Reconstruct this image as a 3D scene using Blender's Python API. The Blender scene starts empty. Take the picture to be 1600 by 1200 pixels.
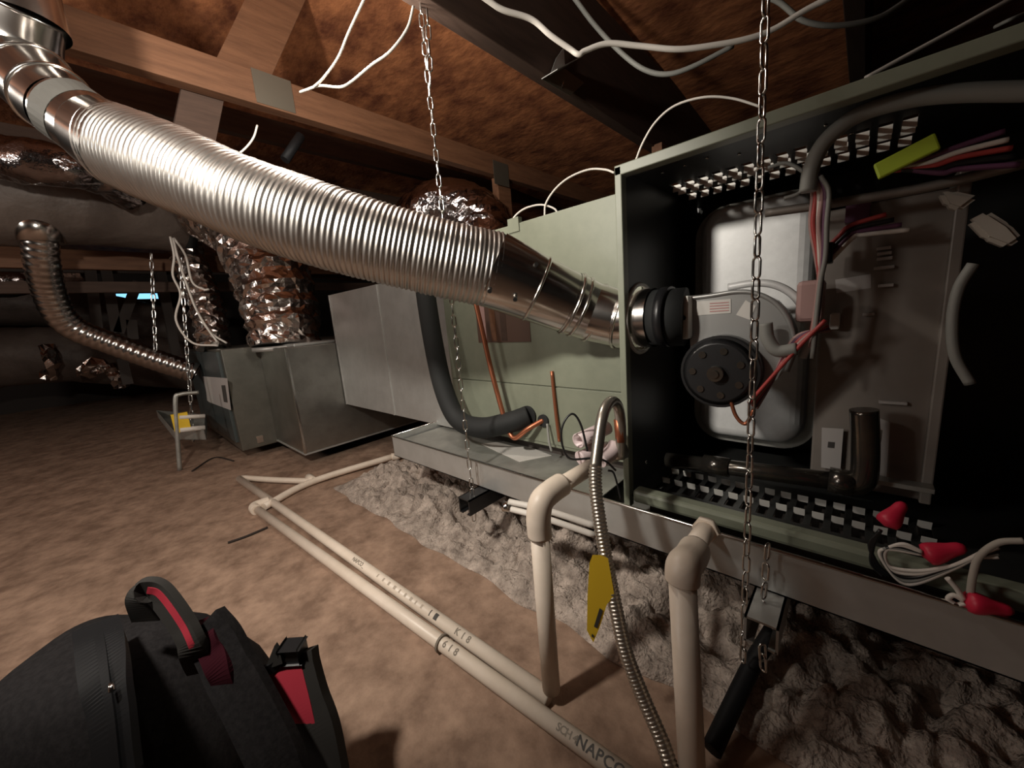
import bpy, bmesh, math, random
from mathutils import Vector, Matrix, noise

# ------------------------------------------------------------------ camera, world, lamps, exposure
scene = bpy.context.scene
COL = scene.collection
H = 0.6                                   # camera height over the attic floor
F = 590.0                                 # focal length in pixels of the 1600 x 1200 frame
AX = Vector((0.7363778, 0.0634419, -0.67358953))     # world axes seen from the camera (right, down, forward)
AY = Vector((0.6717204, -0.18755293, 0.7166698))
AZ = Vector((-0.08086679, -0.98020356, -0.18072503))
cam_data = bpy.data.cameras.new('camera')
cam_data.sensor_fit = 'HORIZONTAL'
cam_data.sensor_width = 36.0
cam_data.lens = F / 1600.0 * 36.0
cam_data.clip_start = 0.01
camera = bpy.data.objects.new('camera', cam_data)
COL.objects.link(camera)
right = Vector((AX[0], AY[0], AZ[0])); down = Vector((AX[1], AY[1], AZ[1])); fwd = Vector((AX[2], AY[2], AZ[2]))
camera.matrix_world = Matrix((
    (right[0], -down[0], -fwd[0], 0.0),
    (right[1], -down[1], -fwd[1], 0.0),
    (right[2], -down[2], -fwd[2], H),
    (0, 0, 0, 1)))
scene.camera = camera

world = bpy.data.worlds.new('daylight')
scene.world = world
world.use_nodes = True
world.node_tree.nodes['Background'].inputs[0].default_value = (0.25, 0.62, 1.0, 1)
world.node_tree.nodes['Background'].inputs[1].default_value = 0.9

def lamp(name, loc, power, radius, color):
    l = bpy.data.lights.new(name, 'POINT')
    l.energy = power; l.shadow_soft_size = radius; l.color = color
    o = bpy.data.objects.new(name, l); COL.objects.link(o); o.location = loc
    return o
lamp('attic_bulb', (-0.74, 0.40, 1.16), 4.5, 0.03, (1.0, 0.92, 0.81))
lamp('fill_lamp', (-1.9, -2.1, 1.4), 26.0, 0.20, (1.0, 0.95, 0.87))  # added unseen fill lamp, lifts the dim left floor and plenum
def spot(name, loc, target, power, radius, color, angle, blend):
    l = bpy.data.lights.new(name, 'SPOT')
    l.energy = power; l.shadow_soft_size = radius; l.color = color; l.spot_size = math.radians(angle); l.spot_blend = blend
    o = bpy.data.objects.new(name, l); COL.objects.link(o); o.location = loc
    o.rotation_euler = (Vector(target) - Vector(loc)).to_track_quat('-Z', 'Y').to_euler()
    return o
spot('work_light', (-0.54, -0.22, 1.04), (-1.30, 0.45, 0.72), 24.0, 0.035, (1.0, 0.93, 0.83), 150, 0.40)

scene.view_settings.view_transform = 'Standard'
scene.view_settings.look = 'None'
scene.view_settings.gamma = 1.0
scene.view_settings.use_curve_mapping = False
scene.view_settings.exposure = 0.75

# ------------------------------------------------------------------ helpers: points
R = random.Random(7)
def ray(px, py):
    v = Vector(((px - 800.0) / F, (py - 600.0) / F, 1.0))
    return Vector((v.dot(AX), v.dot(AY), v.dot(AZ)))
O = Vector((0, 0, H))
def D(px, py, d): return ray(px, py) * d + O
def PX(px, py, x): r = ray(px, py); return r * (x / r[0]) + O
def PY(px, py, y): r = ray(px, py); return r * (y / r[1]) + O
def PZ(px, py, z): r = ray(px, py); return r * ((z - H) / r[2]) + O
V = Vector

# ------------------------------------------------------------------ helpers: objects
def link(o): COL.objects.link(o); return o
def tag(o, label=None, cat=None, group=None, kind=None):
    if label: o['label'] = label
    if cat: o['category'] = cat
    if group: o['group'] = group
    if kind: o['kind'] = kind
    return o
def thing(name, label, cat, loc, group=None):
    o = link(bpy.data.objects.new(name, None)); o.location = loc; o.empty_display_size = 0.05
    return tag(o, label, cat, group)
def wloc(o):
    p = V((0, 0, 0))
    while o: p = p + o.location; o = o.parent
    return p
def obj(name, bm, mat, parent=None, smooth=False, label=None):
    """one mesh object built from world-space geometry; origin at the bottom centre of the shape"""
    bm.normal_update()
    vs = [v.co for v in bm.verts]
    lo = V((min(v[i] for v in vs) for i in range(3))); hi = V((max(v[i] for v in vs) for i in range(3)))
    c = V(((lo[0] + hi[0]) / 2, (lo[1] + hi[1]) / 2, lo[2]))
    for v in bm.verts: v.co -= c
    if smooth:
        for f in bm.faces: f.smooth = True
    me = bpy.data.meshes.new(name); bm.to_mesh(me); bm.free()
    me.materials.append(MAT[mat])
    o = link(bpy.data.objects.new(name, me))
    if parent:
        o.parent = parent; o.location = c - wloc(parent)
    else:
        o.location = c
    if label: o['label'] = label
    return o
def inst(name, mesh, parent, M):
    """an object sharing mesh data, placed by a world matrix"""
    o = link(bpy.data.objects.new(name, mesh)); o.parent = parent
    o.matrix_local = Matrix.Translation(-wloc(parent)) @ M
    return o

def box(bm, a, b, bev=0.0):
    a, b = V(a), V(b)
    lo = V((min(a[i], b[i]) for i in range(3))); hi = V((max(a[i], b[i]) for i in range(3)))
    r = bmesh.ops.create_cube(bm, size=1.0)
    for v in r['verts']:
        v.co = V([lo[i] + (v.co[i] + 0.5) * (hi[i] - lo[i]) for i in range(3)])
    if bev:
        es = list({e for v in r['verts'] for e in v.link_edges})
        bmesh.ops.bevel(bm, geom=es, offset=bev, segments=2, affect='EDGES', profile=0.5)
    return bm
def obox(bm, c, ax, ay, az, bev=0.0):
    """box from centre and three half-axis vectors"""
    r = bmesh.ops.create_cube(bm, size=2.0)
    for v in r['verts']:
        k = v.co.copy(); v.co = V(c) + V(ax) * k[0] + V(ay) * k[1] + V(az) * k[2]
    if bev:
        es = list({e for v in r['verts'] for e in v.link_edges})
        bmesh.ops.bevel(bm, geom=es, offset=bev, segments=2, affect='EDGES', profile=0.5)
    bmesh.ops.recalc_face_normals(bm, faces=bm.faces)
    return bm
def B(*boxes, bev=0.0):
    bm = bmesh.new()
    for a, b in boxes: box(bm, a, b, bev)
    return bm
def catmull(pts, n=8):
    pts = [V(p) for p in pts]
    if len(pts) < 3: 
        return [pts[0].lerp(pts[1], i / n) for i in range(n + 1)]
    P = [pts[0] * 2 - pts[1]] + pts + [pts[-1] * 2 - pts[-2]]
    out = []
    for i in range(1, len(P) - 2):
        a, b, c, d = P[i - 1:i + 3]
        for k in range(n):
            t = k / n
            out.append(0.5 * ((2 * b) + (c - a) * t + (2 * a - 5 * b + 4 * c - d) * t * t + (3 * b - a - 3 * c + d) * t ** 3))
    out.append(pts[-1])
    return out
def resample(path, step):
    L = [0.0]
    for a, b in zip(path, path[1:]): L.append(L[-1] + (b - a).length)
    n = max(2, int(L[-1] / step)); out = []; j = 0
    for i in range(n + 1):
        s = L[-1] * i / n
        while j < len(L) - 2 and L[j + 1] < s: j += 1
        t = (s - L[j]) / max(1e-9, L[j + 1] - L[j])
        out.append(path[j].lerp(path[j + 1], min(1, max(0, t))))
    return out
def tube(bm, pts, r, seg=12, cap=True, closed=False, jitter=None):
    """tube along pts; r is a number or a function of (index, arc length)"""
    pts = [V(p) for p in pts]; n = len(pts)
    tang = []
    for i in range(n):
        if closed: t = pts[(i + 1) % n] - pts[i - 1]
        else: t = pts[min(n - 1, i + 1)] - pts[max(0, i - 1)]
        tang.append(t.normalized())
    up = V((0, 0, 1)) if abs(tang[0].z) < 0.9 else V((1, 0, 0))
    nx = tang[0].cross(up).normalized()
    rings = []; s = 0.0
    for i in range(n):
        if i:
            s += (pts[i] - pts[i - 1]).length
            nx = (nx - tang[i] * nx.dot(tang[i])).normalized()
        ny = tang[i].cross(nx)
        rr = r(i, s) if callable(r) else r
        ring = []
        for k in range(seg):
            a = 2 * math.pi * k / seg
            d = nx * math.cos(a) + ny * math.sin(a)
            q = rr * (jitter(i, k, s, pts[i] + d * rr) if jitter else 1.0)
            ring.append(bm.verts.new(pts[i] + d * q))
        rings.append(ring)
    m = n if closed else n - 1
    for i in range(m):
        a, b = rings[i], rings[(i + 1) % n]
        for k in range(seg):
            bm.faces.new((a[k], a[(k + 1) % seg], b[(k + 1) % seg], b[k])).smooth = True
    if cap and not closed:
        bm.faces.new(rings[0][::-1]); bm.faces.new(rings[-1])
    bmesh.ops.recalc_face_normals(bm, faces=bm.faces)
    return bm
def T(pts, r, seg=12, n=8, **k):
    return tube(bmesh.new(), catmull(pts, n) if n else pts, r, seg, **k)
def cyl(bm, a, b, r, seg=20, r2=None):
    a, b = V(a), V(b)
    return tube(bm, [a, b], (lambda i, s: r if i == 0 else (r2 if r2 is not None else r)), seg)
def prism(bm, poly, d):
    """poly: list of world points (planar), d: extrusion vector"""
    lo = [bm.verts.new(V(p)) for p in poly]; hi = [bm.verts.new(V(p) + V(d)) for p in poly]
    n = len(poly)
    bm.faces.new(lo); bm.faces.new(hi[::-1])
    for i in range(n): bm.faces.new((lo[i], hi[i], hi[(i + 1) % n], lo[(i + 1) % n]))
    bmesh.ops.recalc_face_normals(bm, faces=bm.faces)
    return bm
def hollow(bm, a, b, ro, ri, seg=20):
    """open pipe end: outer and inner wall"""
    a, b = V(a), V(b); t = (b - a).normalized()
    up = V((0, 0, 1)) if abs(t.z) < 0.9 else V((1, 0, 0))
    x = t.cross(up).normalized(); y = t.cross(x)
    def ring(c, r): return [bm.verts.new(c + (x * math.cos(2 * math.pi * k / seg) + y * math.sin(2 * math.pi * k / seg)) * r) for k in range(seg)]
    ao, bo, ai, bi = ring(a, ro), ring(b, ro), ring(a, ri), ring(b, ri)
    for k in range(seg):
        j = (k + 1) % seg
        for q in ((ao[k], ao[j], bo[j], bo[k]), (ai[k], bi[k], bi[j], ai[j]), (ao[k], ai[k], ai[j], ao[j]), (bo[k], bo[j], bi[j], bi[k])):
            bm.faces.new(q)
    bmesh.ops.recalc_face_normals(bm, faces=bm.faces)
    return bm
def text_on_pipe(name, s, size, origin, ax, r, ang, mat, parent, label=None, spread=1.0):
    """flat print wrapped onto a pipe: ax = pipe direction, ang = angle of the text's middle line"""
    cu = bpy.data.curves.new(name, 'FONT'); cu.body = s; cu.size = size; cu.space_character = spread
    cu.align_y = 'CENTER'; cu.offset = size * .022; cu.resolution_u = 3
    t = link(bpy.data.objects.new(name, cu))
    dg = bpy.context.evaluated_depsgraph_get()
    me = bpy.data.meshes.new_from_object(t.evaluated_get(dg))
    bpy.data.objects.remove(t); bpy.data.curves.remove(cu)
    bm = bmesh.new(); bm.from_mesh(me); bpy.data.meshes.remove(me)
    bmesh.ops.triangulate(bm, faces=bm.faces[:])
    for _ in range(4):
        es = [e for e in bm.edges if e.calc_length() > .0022]
        if not es: break
        bmesh.ops.subdivide_edges(bm, edges=es, cuts=1); bmesh.ops.triangulate(bm, faces=bm.faces[:])
    ax = V(ax).normalized(); up = V((0, 0, 1)); side = up.cross(ax).normalized()     # side = +Y for a pipe along +X
    up = ax.cross(side) * 1.0
    if up.z < 0: up = -up
    for v in bm.verts:
        a = ang + v.co.y / r
        v.co = V(origin) + ax * v.co.x + (side * math.sin(a) + up * math.cos(a)) * (r + 0.0004)
    return obj(name, bm, mat, parent, label=label)

# ------------------------------------------------------------------ materials (all procedural)
MAT = {}
def mat(name, color, rough=0.6, metal=0.0, color2=None, scale=20.0, detail=6.0, bump=0.0, bscale=None, bdist=0.002,
        rvar=0.0, stretch=None, ramp=(0.35, 0.65), spec=0.5, coat=0.0):
    m = bpy.data.materials.new(name); m.use_nodes = True; MAT[name] = m
    nt = m.node_tree; N = nt.nodes; L = nt.links
    b = N['Principled BSDF']
    b.inputs['Base Color'].default_value = (*color, 1); b.inputs['Roughness'].default_value = rough
    b.inputs['Metallic'].default_value = metal; b.inputs['Specular IOR Level'].default_value = spec
    b.inputs['Coat Weight'].default_value = coat
    tc = N.new('ShaderNodeTexCoord'); mp = N.new('ShaderNodeMapping')
    L.new(tc.outputs['Object'], mp.inputs['Vector'])
    if stretch: mp.inputs['Scale'].default_value = stretch
    if color2 or rvar:
        nz = N.new('ShaderNodeTexNoise'); nz.inputs['Scale'].default_value = scale; nz.inputs['Detail'].default_value = detail
        nz.inputs['Roughness'].default_value = 0.65
        L.new(mp.outputs['Vector'], nz.inputs['Vector'])
        if color2:
            cr = N.new('ShaderNodeValToRGB')
            cr.color_ramp.elements[0].position = ramp[0]; cr.color_ramp.elements[0].color = (*color, 1)
            cr.color_ramp.elements[1].position = ramp[1]; cr.color_ramp.elements[1].color = (*color2, 1)
            L.new(nz.outputs['Fac'], cr.inputs['Fac']); L.new(cr.outputs['Color'], b.inputs['Base Color'])
        if rvar:
            mr = N.new('ShaderNodeMapRange')
            mr.inputs['To Min'].default_value = rough - rvar; mr.inputs['To Max'].default_value = rough + rvar
            L.new(nz.outputs['Fac'], mr.inputs['Value']); L.new(mr.outputs['Result'], b.inputs['Roughness'])
    if bump:
        n2 = N.new('ShaderNodeTexNoise'); n2.inputs['Scale'].default_value = bscale or scale * 3; n2.inputs['Detail'].default_value = 5
        L.new(mp.outputs['Vector'], n2.inputs['Vector'])
        bp = N.new('ShaderNodeBump'); bp.inputs['Strength'].default_value = bump; bp.inputs['Distance'].default_value = bdist
        L.new(n2.outputs['Fac'], bp.inputs['Height']); L.new(bp.outputs['Normal'], b.inputs['Normal'])
    return m
mat('osb_floor', (0.185, 0.113, 0.076), 0.8, 0, (0.385, 0.255, 0.18), 15.0, 12, 0.5, 60, 0.004)
mat('osb_deck', (0.15, 0.042, 0.016), 0.8, 0, (0.50, 0.19, 0.075), 8.0, 12, 0.6, 30, 0.006, stretch=(1.0, 1.6, 1))
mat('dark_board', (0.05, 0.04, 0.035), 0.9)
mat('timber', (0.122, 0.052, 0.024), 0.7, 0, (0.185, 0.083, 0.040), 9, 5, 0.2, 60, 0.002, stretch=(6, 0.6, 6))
mat('timber_shaded', (0.050, 0.027, 0.018), 0.8, 0, (0.078, 0.043, 0.029), 9, 5, stretch=(6, 0.6, 6))  # same timber, with the shade on boards and beams put into its colour
mat('galv', (0.50, 0.50, 0.48), 0.42, 0.6, (0.56, 0.56, 0.54), 18, 4, rvar=0.08)
mat('galv_box', (0.34, 0.335, 0.31), 0.34, 0.95, (0.42, 0.415, 0.39), 10, 4, rvar=0.08)
mat('galv_dull', (0.40, 0.40, 0.37), 0.45, 0.7, (0.52, 0.52, 0.48), 14, 4, rvar=0.08)
mat('gusset', (0.22, 0.20, 0.16), 0.5, 0.8)
mat('flue', (0.50, 0.47, 0.44), 0.38, 1.0, rvar=0.06, scale=30)
mat('flue_smooth', (0.58, 0.55, 0.52), 0.2, 1.0, rvar=0.05, scale=12)
mat('vent_metal', (0.45, 0.42, 0.40), 0.22, 1.0)
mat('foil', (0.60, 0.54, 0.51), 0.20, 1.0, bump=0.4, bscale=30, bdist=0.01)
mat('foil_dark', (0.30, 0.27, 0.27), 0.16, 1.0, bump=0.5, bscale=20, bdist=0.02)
mat('duct_wrap', (0.105, 0.080, 0.068), 0.55, 0.1, (0.15, 0.118, 0.10), 5, 5, 0.4, 10, 0.03)
mat('case_paint', (0.205, 0.22, 0.165), 0.42, 0, (0.225, 0.24, 0.18), 30, 3)
mat('galv_paint', (0.20, 0.195, 0.17), 0.38, 0.8, (0.24, 0.235, 0.205), 12, 4)
mat('case_inner', (0.035, 0.036, 0.035), 0.4, 0.3, rvar=0.05)  # unlit metal inside the cabinet, its shade painted in as near-black
mat('door_dark', (0.07, 0.085, 0.085), 0.4, 0.2)
mat('silver_panel', (0.78, 0.78, 0.77), 0.42, 0.1, (0.85, 0.85, 0.84), 60, 5, 0.15, 90, 0.001, rvar=0.06)
mat('inducer_metal', (0.36, 0.36, 0.35), 0.35, 0.4, rvar=0.05)
mat('white_metal', (0.78, 0.77, 0.72), 0.4)
mat('black_plastic', (0.012, 0.012, 0.013), 0.35)
mat('rubber', (0.012, 0.013, 0.013), 0.75)
mat('pipe_black', (0.10, 0.095, 0.09), 0.2, 0.85, (0.17, 0.15, 0.12), 25, 4)
mat('pvc', (0.72, 0.61, 0.50), 0.42, 0, (0.80, 0.69, 0.58), 14, 4)
mat('pvc_primer', (0.62, 0.50, 0.50), 0.4, 0, (0.72, 0.60, 0.60), 40, 4)
mat('ink', (0.06, 0.055, 0.05), 0.7)
mat('ink_faint', (0.20, 0.17, 0.135), 0.7)
mat('ink_worn', (0.42, 0.35, 0.28), 0.7)
mat('zinc', (0.72, 0.72, 0.70), 0.2, 1.0)
mat('steel_flex', (0.50, 0.46, 0.40), 0.3, 0.9)
mat('copper', (0.48, 0.17, 0.09), 0.4, 0.8)
mat('wire_white', (0.72, 0.67, 0.61), 0.55)
mat('wire_grey', (0.26, 0.26, 0.24), 0.6)
mat('wire_red', (0.42, 0.05, 0.045), 0.5)
mat('wire_pink', (0.42, 0.26, 0.24), 0.55)
mat('wire_purple', (0.12, 0.04, 0.09), 0.55)
mat('wire_nut', (0.62, 0.02, 0.06), 0.45)
mat('tag_yellow', (0.88, 0.58, 0.03), 0.6)
mat('tag_green', (0.42, 0.55, 0.04), 0.5)
mat('sticker', (0.62, 0.60, 0.56), 0.5)
mat('foil_label', (0.15, 0.143, 0.13), 0.5, 0.2)
mat('sticker_dim', (0.50, 0.47, 0.45), 0.6)
mat('print_red', (0.5, 0.25, 0.24), 0.6)
mat('control_plate', (0.24, 0.21, 0.185), 0.45, 0.1, (0.29, 0.255, 0.225), 8, 4)
mat('bag_black', (0.010, 0.009, 0.0095), 0.85, 0, (0.016, 0.0145, 0.015), 160, 2, 0.3, 400, 0.001, spec=0.12)
mat('bag_trim', (0.008, 0.008, 0.009), 0.6, spec=0.2)
mat('bag_red', (0.36, 0.016, 0.035), 0.75)
mat('bag_red_dark', (0.030, 0.004, 0.008), 0.9, spec=0.1)
mat('bag_strap', (0.026, 0.024, 0.022), 0.85, spec=0.2)
mat('insulation', (0.22, 0.175, 0.145), 0.95, 0, (0.62, 0.515, 0.44), 30, 10, 1.0, 150, 0.012, ramp=(0.32, 0.66))
mat('plate_brown', (0.10, 0.055, 0.038), 0.5)
mat('rag', (0.42, 0.38, 0.33), 0.9)
mat('twig', (0.03, 0.022, 0.018), 0.9)

# ------------------------------------------------------------------ the attic shell
def struct(name, bm, m, label=None, parent=None):
    o = obj(name, bm, m, parent)
    if not parent: o['kind'] = 'structure'
    return o
X0, X1, Y0, Y1 = -6.6, 2.4, -2.6, 3.3
def deckz(y): return 1.66 - 0.085 * y
struct('floor', B(((X0, Y0, -0.03), (X1, Y1, 0.0))), 'osb_floor')
bm = bmesh.new()
prism(bm, [(X0, Y0, deckz(Y0)), (X0, Y1, deckz(Y1)), (X0, Y1, deckz(Y1) + .03), (X0, Y0, deckz(Y0) + .03)], (X1 - X0, 0, 0))
struct('ceiling', bm, 'osb_deck')
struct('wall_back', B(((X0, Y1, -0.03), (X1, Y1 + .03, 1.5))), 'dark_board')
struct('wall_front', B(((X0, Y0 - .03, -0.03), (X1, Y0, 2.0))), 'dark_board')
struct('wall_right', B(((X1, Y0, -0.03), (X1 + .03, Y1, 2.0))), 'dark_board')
# far wall with two narrow eave vents that let the daylight in
va, vb = PX(128, 467, X0), PX(158, 459, X0)
vc, vd = PX(178, 468, X0), PX(246, 458, X0)
zlo, zhi = min(va.z, vc.z), max(vb.z, vd.z)
ys = [Y0, va.y, vb.y, vc.y, vd.y, Y1]
bm = bmesh.new()
box(bm, (X0 - .03, Y0, -0.03), (X0, Y1, zlo)); box(bm, (X0 - .03, Y0, zhi), (X0, Y1, 2.0))
for a, b in ((ys[0], ys[1]), (ys[2], ys[3]), (ys[4], ys[5])): box(bm, (X0 - .03, a, zlo), (X0, b, zhi))
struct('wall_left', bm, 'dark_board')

# ------------------------------------------------------------------ trusses
def gusset_mesh(c, w, h, x):
    return B(((x, c[1] - w / 2, c[2] - h / 2), (x + .0015, c[1] + w / 2, c[2] + h / 2)))
def truss(label, x, zb, hb, y0=-1.6, y1=3.0, m='timber', bev=0.002):
    t = thing('roof_truss', label, 'truss', (x, 0.6, zb), 'roof trusses')
    obj('tie_beam', B(((x - .038, y0, zb), (x, y1, zb + hb)), bev=bev), m, t)
    return t
def web(t, x, a, b, w=.089, m='timber', name='web'):
    """board between two (y, z) points in the truss plane, behind the tie beam's face"""
    a, b = V((x, *a)), V((x, *b)); d = (b - a).normalized(); n = V((0, -d.z, d.y))
    c = (a + b) / 2
    return obj(name, obox(bmesh.new(), c - V((.019, 0, 0)), V((.019, 0, 0)), d * ((b - a).length / 2), n * (w / 2), 0.0015), m, t)
XT = -1.28
t1 = truss('pale timber truss whose lit tie beam crosses above the corrugated flue pipe', XT, 1.232, .086)
a = PX(368, 112, XT - .04); b = PX(432, -12, XT - .04)
web(t1, XT - .040, (a.y, a.z - .03), (b.y + .04, b.z + .06), .115)
a = PX(325, 150, XT - .04); b = PX(285, 240, XT - .04)
web(t1, XT - .042, (a.y, a.z + .03), (b.y, b.z - .05), .085, 'timber_shaded')
pp = PX(786, 262, XT)
obj('post', B(((XT - .050, pp.y - .03, 0.55), (XT - .012, pp.y + .055, 1.235))), 'timber', t1)
for px, py, w, h in ((428, 143, .10, .085), (783, 272, .10, .10)):
    obj('gusset_plate', gusset_mesh(PX(px, py, XT), w, h, XT + .0005), 'gusset', t1)
t2 = truss('deep brown roof beam that the chain beside the furnace hangs from', -0.65, 1.205, .30, m='timber_shaded')
t3 = truss('dark roof beam above the open furnace cabinet with chain in front', -0.04, 1.22, .28, m='timber_shaded')
obj('post', B(((-.66, 1.62, 0.3), (-.62, 1.70, 1.21))), 'timber', t2)
t4 = truss('roof beam at the far right above the furnace in the dark', 0.57, 1.22, .28, m='timber_shaded')
obj('post', B(((0.50, 1.05, 0.3), (0.56, 1.14, 1.23))), 'timber', t4)
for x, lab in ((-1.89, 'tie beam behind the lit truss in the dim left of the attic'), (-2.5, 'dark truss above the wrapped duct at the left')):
    tt = truss(lab, x, 1.40, .089, m='timber_shaded')
z5 = PX(200, 412, -3.11).z
t5 = truss('low orange timber beam running below the wrapped grey duct', -3.11, z5 - .035, .10)
obj('lower_board', B(((-3.24, -1.4, z5 - .15), (-3.20, 3.0, z5 - .09))), 'timber_shaded', t5)
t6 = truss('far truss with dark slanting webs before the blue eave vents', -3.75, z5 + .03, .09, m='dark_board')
for (ax_, ay_), (bx_, by_) in (((140, 415), (152, 515)), ((165, 420), (182, 520)), ((215, 440), (185, 520)), ((250, 420), (275, 555)), ((205, 500), (208, 530)), ((190, 560), (200, 600))):
    a = PX(ax_, ay_, -3.75); b = PX(bx_, by_, -3.75)
    web(t6, -3.73, (a.y, a.z), (b.y, b.z), .055, 'dark_board')

# ------------------------------------------------------------------ furnace
FX0, FX1, FY0, FY1, FZ0, FZ1 = -0.307, 0.62, 0.62, 1.02, 0.245, 0.816
fur = thing('gas_furnace', 'horizontal gas furnace with its front door off showing blower and wiring', 'furnace', ((FX0 + FX1) / 2, .8, FZ0))
def slotted(z0, z1, xs, ys, holes):
    bm = bmesh.new()
    for i in range(len(xs) - 1):
        for j in range(len(ys) - 1):
            if (i, j) not in holes: box(bm, (xs[i], ys[j], z0), (xs[i + 1], ys[j + 1], z1))
    return bm
def louvers(z0, z1, xa, n, pitch, rows, name, zdir):
    """panel with rows of slots and one bent flap over each slot"""
    xs = [FX0]
    for k in range(n): xs += [xa + k * pitch, xa + k * pitch + pitch * .62]
    xs.append(FX1)
    ys = [FY0 + .005]
    for a, b in rows: ys += [a, b]
    ys.append(FY1)
    holes = {(2 * k + 1, 2 * j + 1) for k in range(n) for j in range(len(rows))}
    panel = obj(name, slotted(z0, z1, xs, ys, holes), 'case_inner', fur)
    flap = None
    for j, (a, b) in enumerate(rows):
        for k in range(n):
            x = xa + k * pitch
            if flap is None:
                bm = bmesh.new()
                prism(bm, [(0, 0, 0), (0, -.004, -zdir * .013), (0, -.003, -zdir * .013), (0, .001, 0)], (pitch * .62, 0, 0))
                flap = bpy.data.meshes.new('louver'); bm.to_mesh(flap); bm.free(); flap.materials.append(MAT['white_metal'])
            inst('louver', flap, panel, Matrix.Translation((x, b, z1 if zdir > 0 else z0)))
    return panel
louvers(FZ1 - .003, FZ1, -0.283, 14, 0.0235, [(.772, .796), (.800, .824), (.862, .886)], 'top_panel', 1)
louvers(FZ0, FZ0 + .003, -0.275, 16, 0.0235, [(.675, .71), (.725, .76)], 'bottom_panel', -1)
# left side panel with the round flue opening
HC = V((FX0, .685, .573)); HR = .062
bm = bmesh.new()
n = 48; inner = []; outer = []
for k in range(n):
    a = 2 * math.pi * k / n; dy, dz = math.cos(a), math.sin(a)
    inner.append(V((FX0, HC.y + HR * dy, HC.z + HR * dz)))
    sc = min(((FY1 - HC.y) / dy if dy > 1e-6 else (FY0 - HC.y) / dy if dy < -1e-6 else 9), ((FZ1 - HC.z) / dz if dz > 1e-6 else (FZ0 - HC.z) / dz if dz < -1e-6 else 9))
    outer.append(V((FX0, HC.y + sc * dy, HC.z + sc * dz)))
iv = [bm.verts.new(p) for p in inner]; ov = [bm.verts.new(p) for p in outer]
for k in range(n): bm.faces.new((iv[k], iv[(k + 1) % n], ov[(k + 1) % n], ov[k]))
g = bmesh.ops.extrude_face_region(bm, geom=bm.faces[:])
for e in g['geom']:
    if isinstance(e, bmesh.types.BMVert): e.co.x += .003
bmesh.ops.recalc_face_normals(bm, faces=bm.faces)
obj('side_panel', bm, 'case_inner', fur)
bm = bmesh.new()
tube(bm, [V((FX0 + .004, HC.y + HR * math.cos(2 * math.pi * k / 40), HC.z + HR * math.sin(2 * math.pi * k / 40))) for k in range(40)], .004, 8, closed=True)
obj('flue_ring', bm, 'white_metal', fur, label='bright metal ring around the flue hole')
obj('back_panel', B(((FX0, FY1, FZ0), (FX1, FY1 + .003, FZ1))), 'case_inner', fur)
obj('end_panel', B(((FX1, FY0, FZ0), (FX1 + .003, FY1, FZ1))), 'case_inner', fur)
# painted front edges
obj('front_edge', B(((FX0 - .006, FY0 - .004, FZ0 - .02), (FX0 + .006, FY0 + .014, FZ1 + .004)), bev=.0015), 'case_paint', fur)
obj('top_edge', B(((FX0 - .006, FY0 - .004, FZ1 - .010), (FX1, FY0 + .018, FZ1 + .006)), bev=.0015), 'case_paint', fur)
obj('bottom_rail', B(((FX0 + .014, FY0 - .010, FZ0 - .004), (FX1, FY0 + .018, FZ0 + .020)), bev=.006), 'case_paint', fur)
# heat exchanger cover: a silver rounded plate
SY = .875
def rrect(x0, x1, z0, z1, r, y, n=8):
    pts = []
    for cx, cz, a0 in ((x1 - r, z1 - r, 0), (x0 + r, z1 - r, 90), (x0 + r, z0 + r, 180), (x1 - r, z0 + r, 270)):
        for k in range(n + 1):
            a = math.radians(a0 + 90 * k / n); pts.append(V((cx + r * math.cos(a), y, cz + r * math.sin(a))))
    return pts
a = PY(1093, 334, SY); b = PY(1252, 712, SY)
bm = bmesh.new()
prism(bm, rrect(a.x, b.x, .30, a.z + .005, .045, SY), (0, .05, 0))
fe_ = [e for e in bm.edges if all(abs(v.co.y - SY) < 1e-5 for v in e.verts)]
bmesh.ops.bevel(bm, geom=fe_, offset=.022, segments=4, affect='EDGES', profile=.5)
for f_ in bm.faces: f_.smooth = f_.calc_area() < .002
obj('exchanger_cover', bm, 'silver_panel', fur, label='silver rounded heat exchanger cover')
bm = bmesh.new()
prism(bm, rrect(a.x - .018, b.x + .018, .283, a.z + .012, .06, SY + .035), (0, .012, 0))
obj('cover_flange', bm, 'galv_dull', fur)
# inducer blower
IY = .69
ind = obj('inducer_housing', prism(bmesh.new(), [PY(x, y, IY) for x, y in ((1078, 467), (1110, 464), (1150, 458), (1180, 460), (1205, 472), (1224, 492), (1236, 520), (1238, 548), (1228, 578), (1205, 602), (1175, 615), (1140, 618), (1105, 606), (1085, 585), (1080, 560), (1078, 530))], (0, .075, 0)), 'inducer_metal', fur, label='grey metal draft inducer housing')
rim = [PY(x, y, IY) + V((0, -.001, 0)) for x, y in ((1078, 466), (1110, 462), (1150, 456), (1180, 458), (1207, 470), (1227, 491), (1239, 520), (1241, 548), (1230, 580))]
obj('rim', T(rim, .0035, 8), 'inducer_metal', ind)
obj('outer_flange', T([p + V((.012, .06, .012)) for p in rim[1:]], .006, 8), 'silver_panel', ind)
mc = PY(1130, 577, IY - .0)
bm = bmesh.new()
cyl(bm, mc + V((0, .005, 0)), mc + V((0, -.03, 0)), .058, 32); cyl(bm, mc + V((0, -.03, 0)), mc + V((0, -.038, 0)), .054, 32, .046)
mo = obj('motor', bm, 'black_plastic', ind, label='black round motor')
bm = bmesh.new(); cyl(bm, mc + V((0, -.037, 0)), mc + V((0, -.05, 0)), .012, 16); cyl(bm, mc + V((0, -.05, 0)), mc + V((0, -.053, 0)), .006, 12)
obj('motor_hub', bm, 'pipe_black', ind)
sm = None
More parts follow.
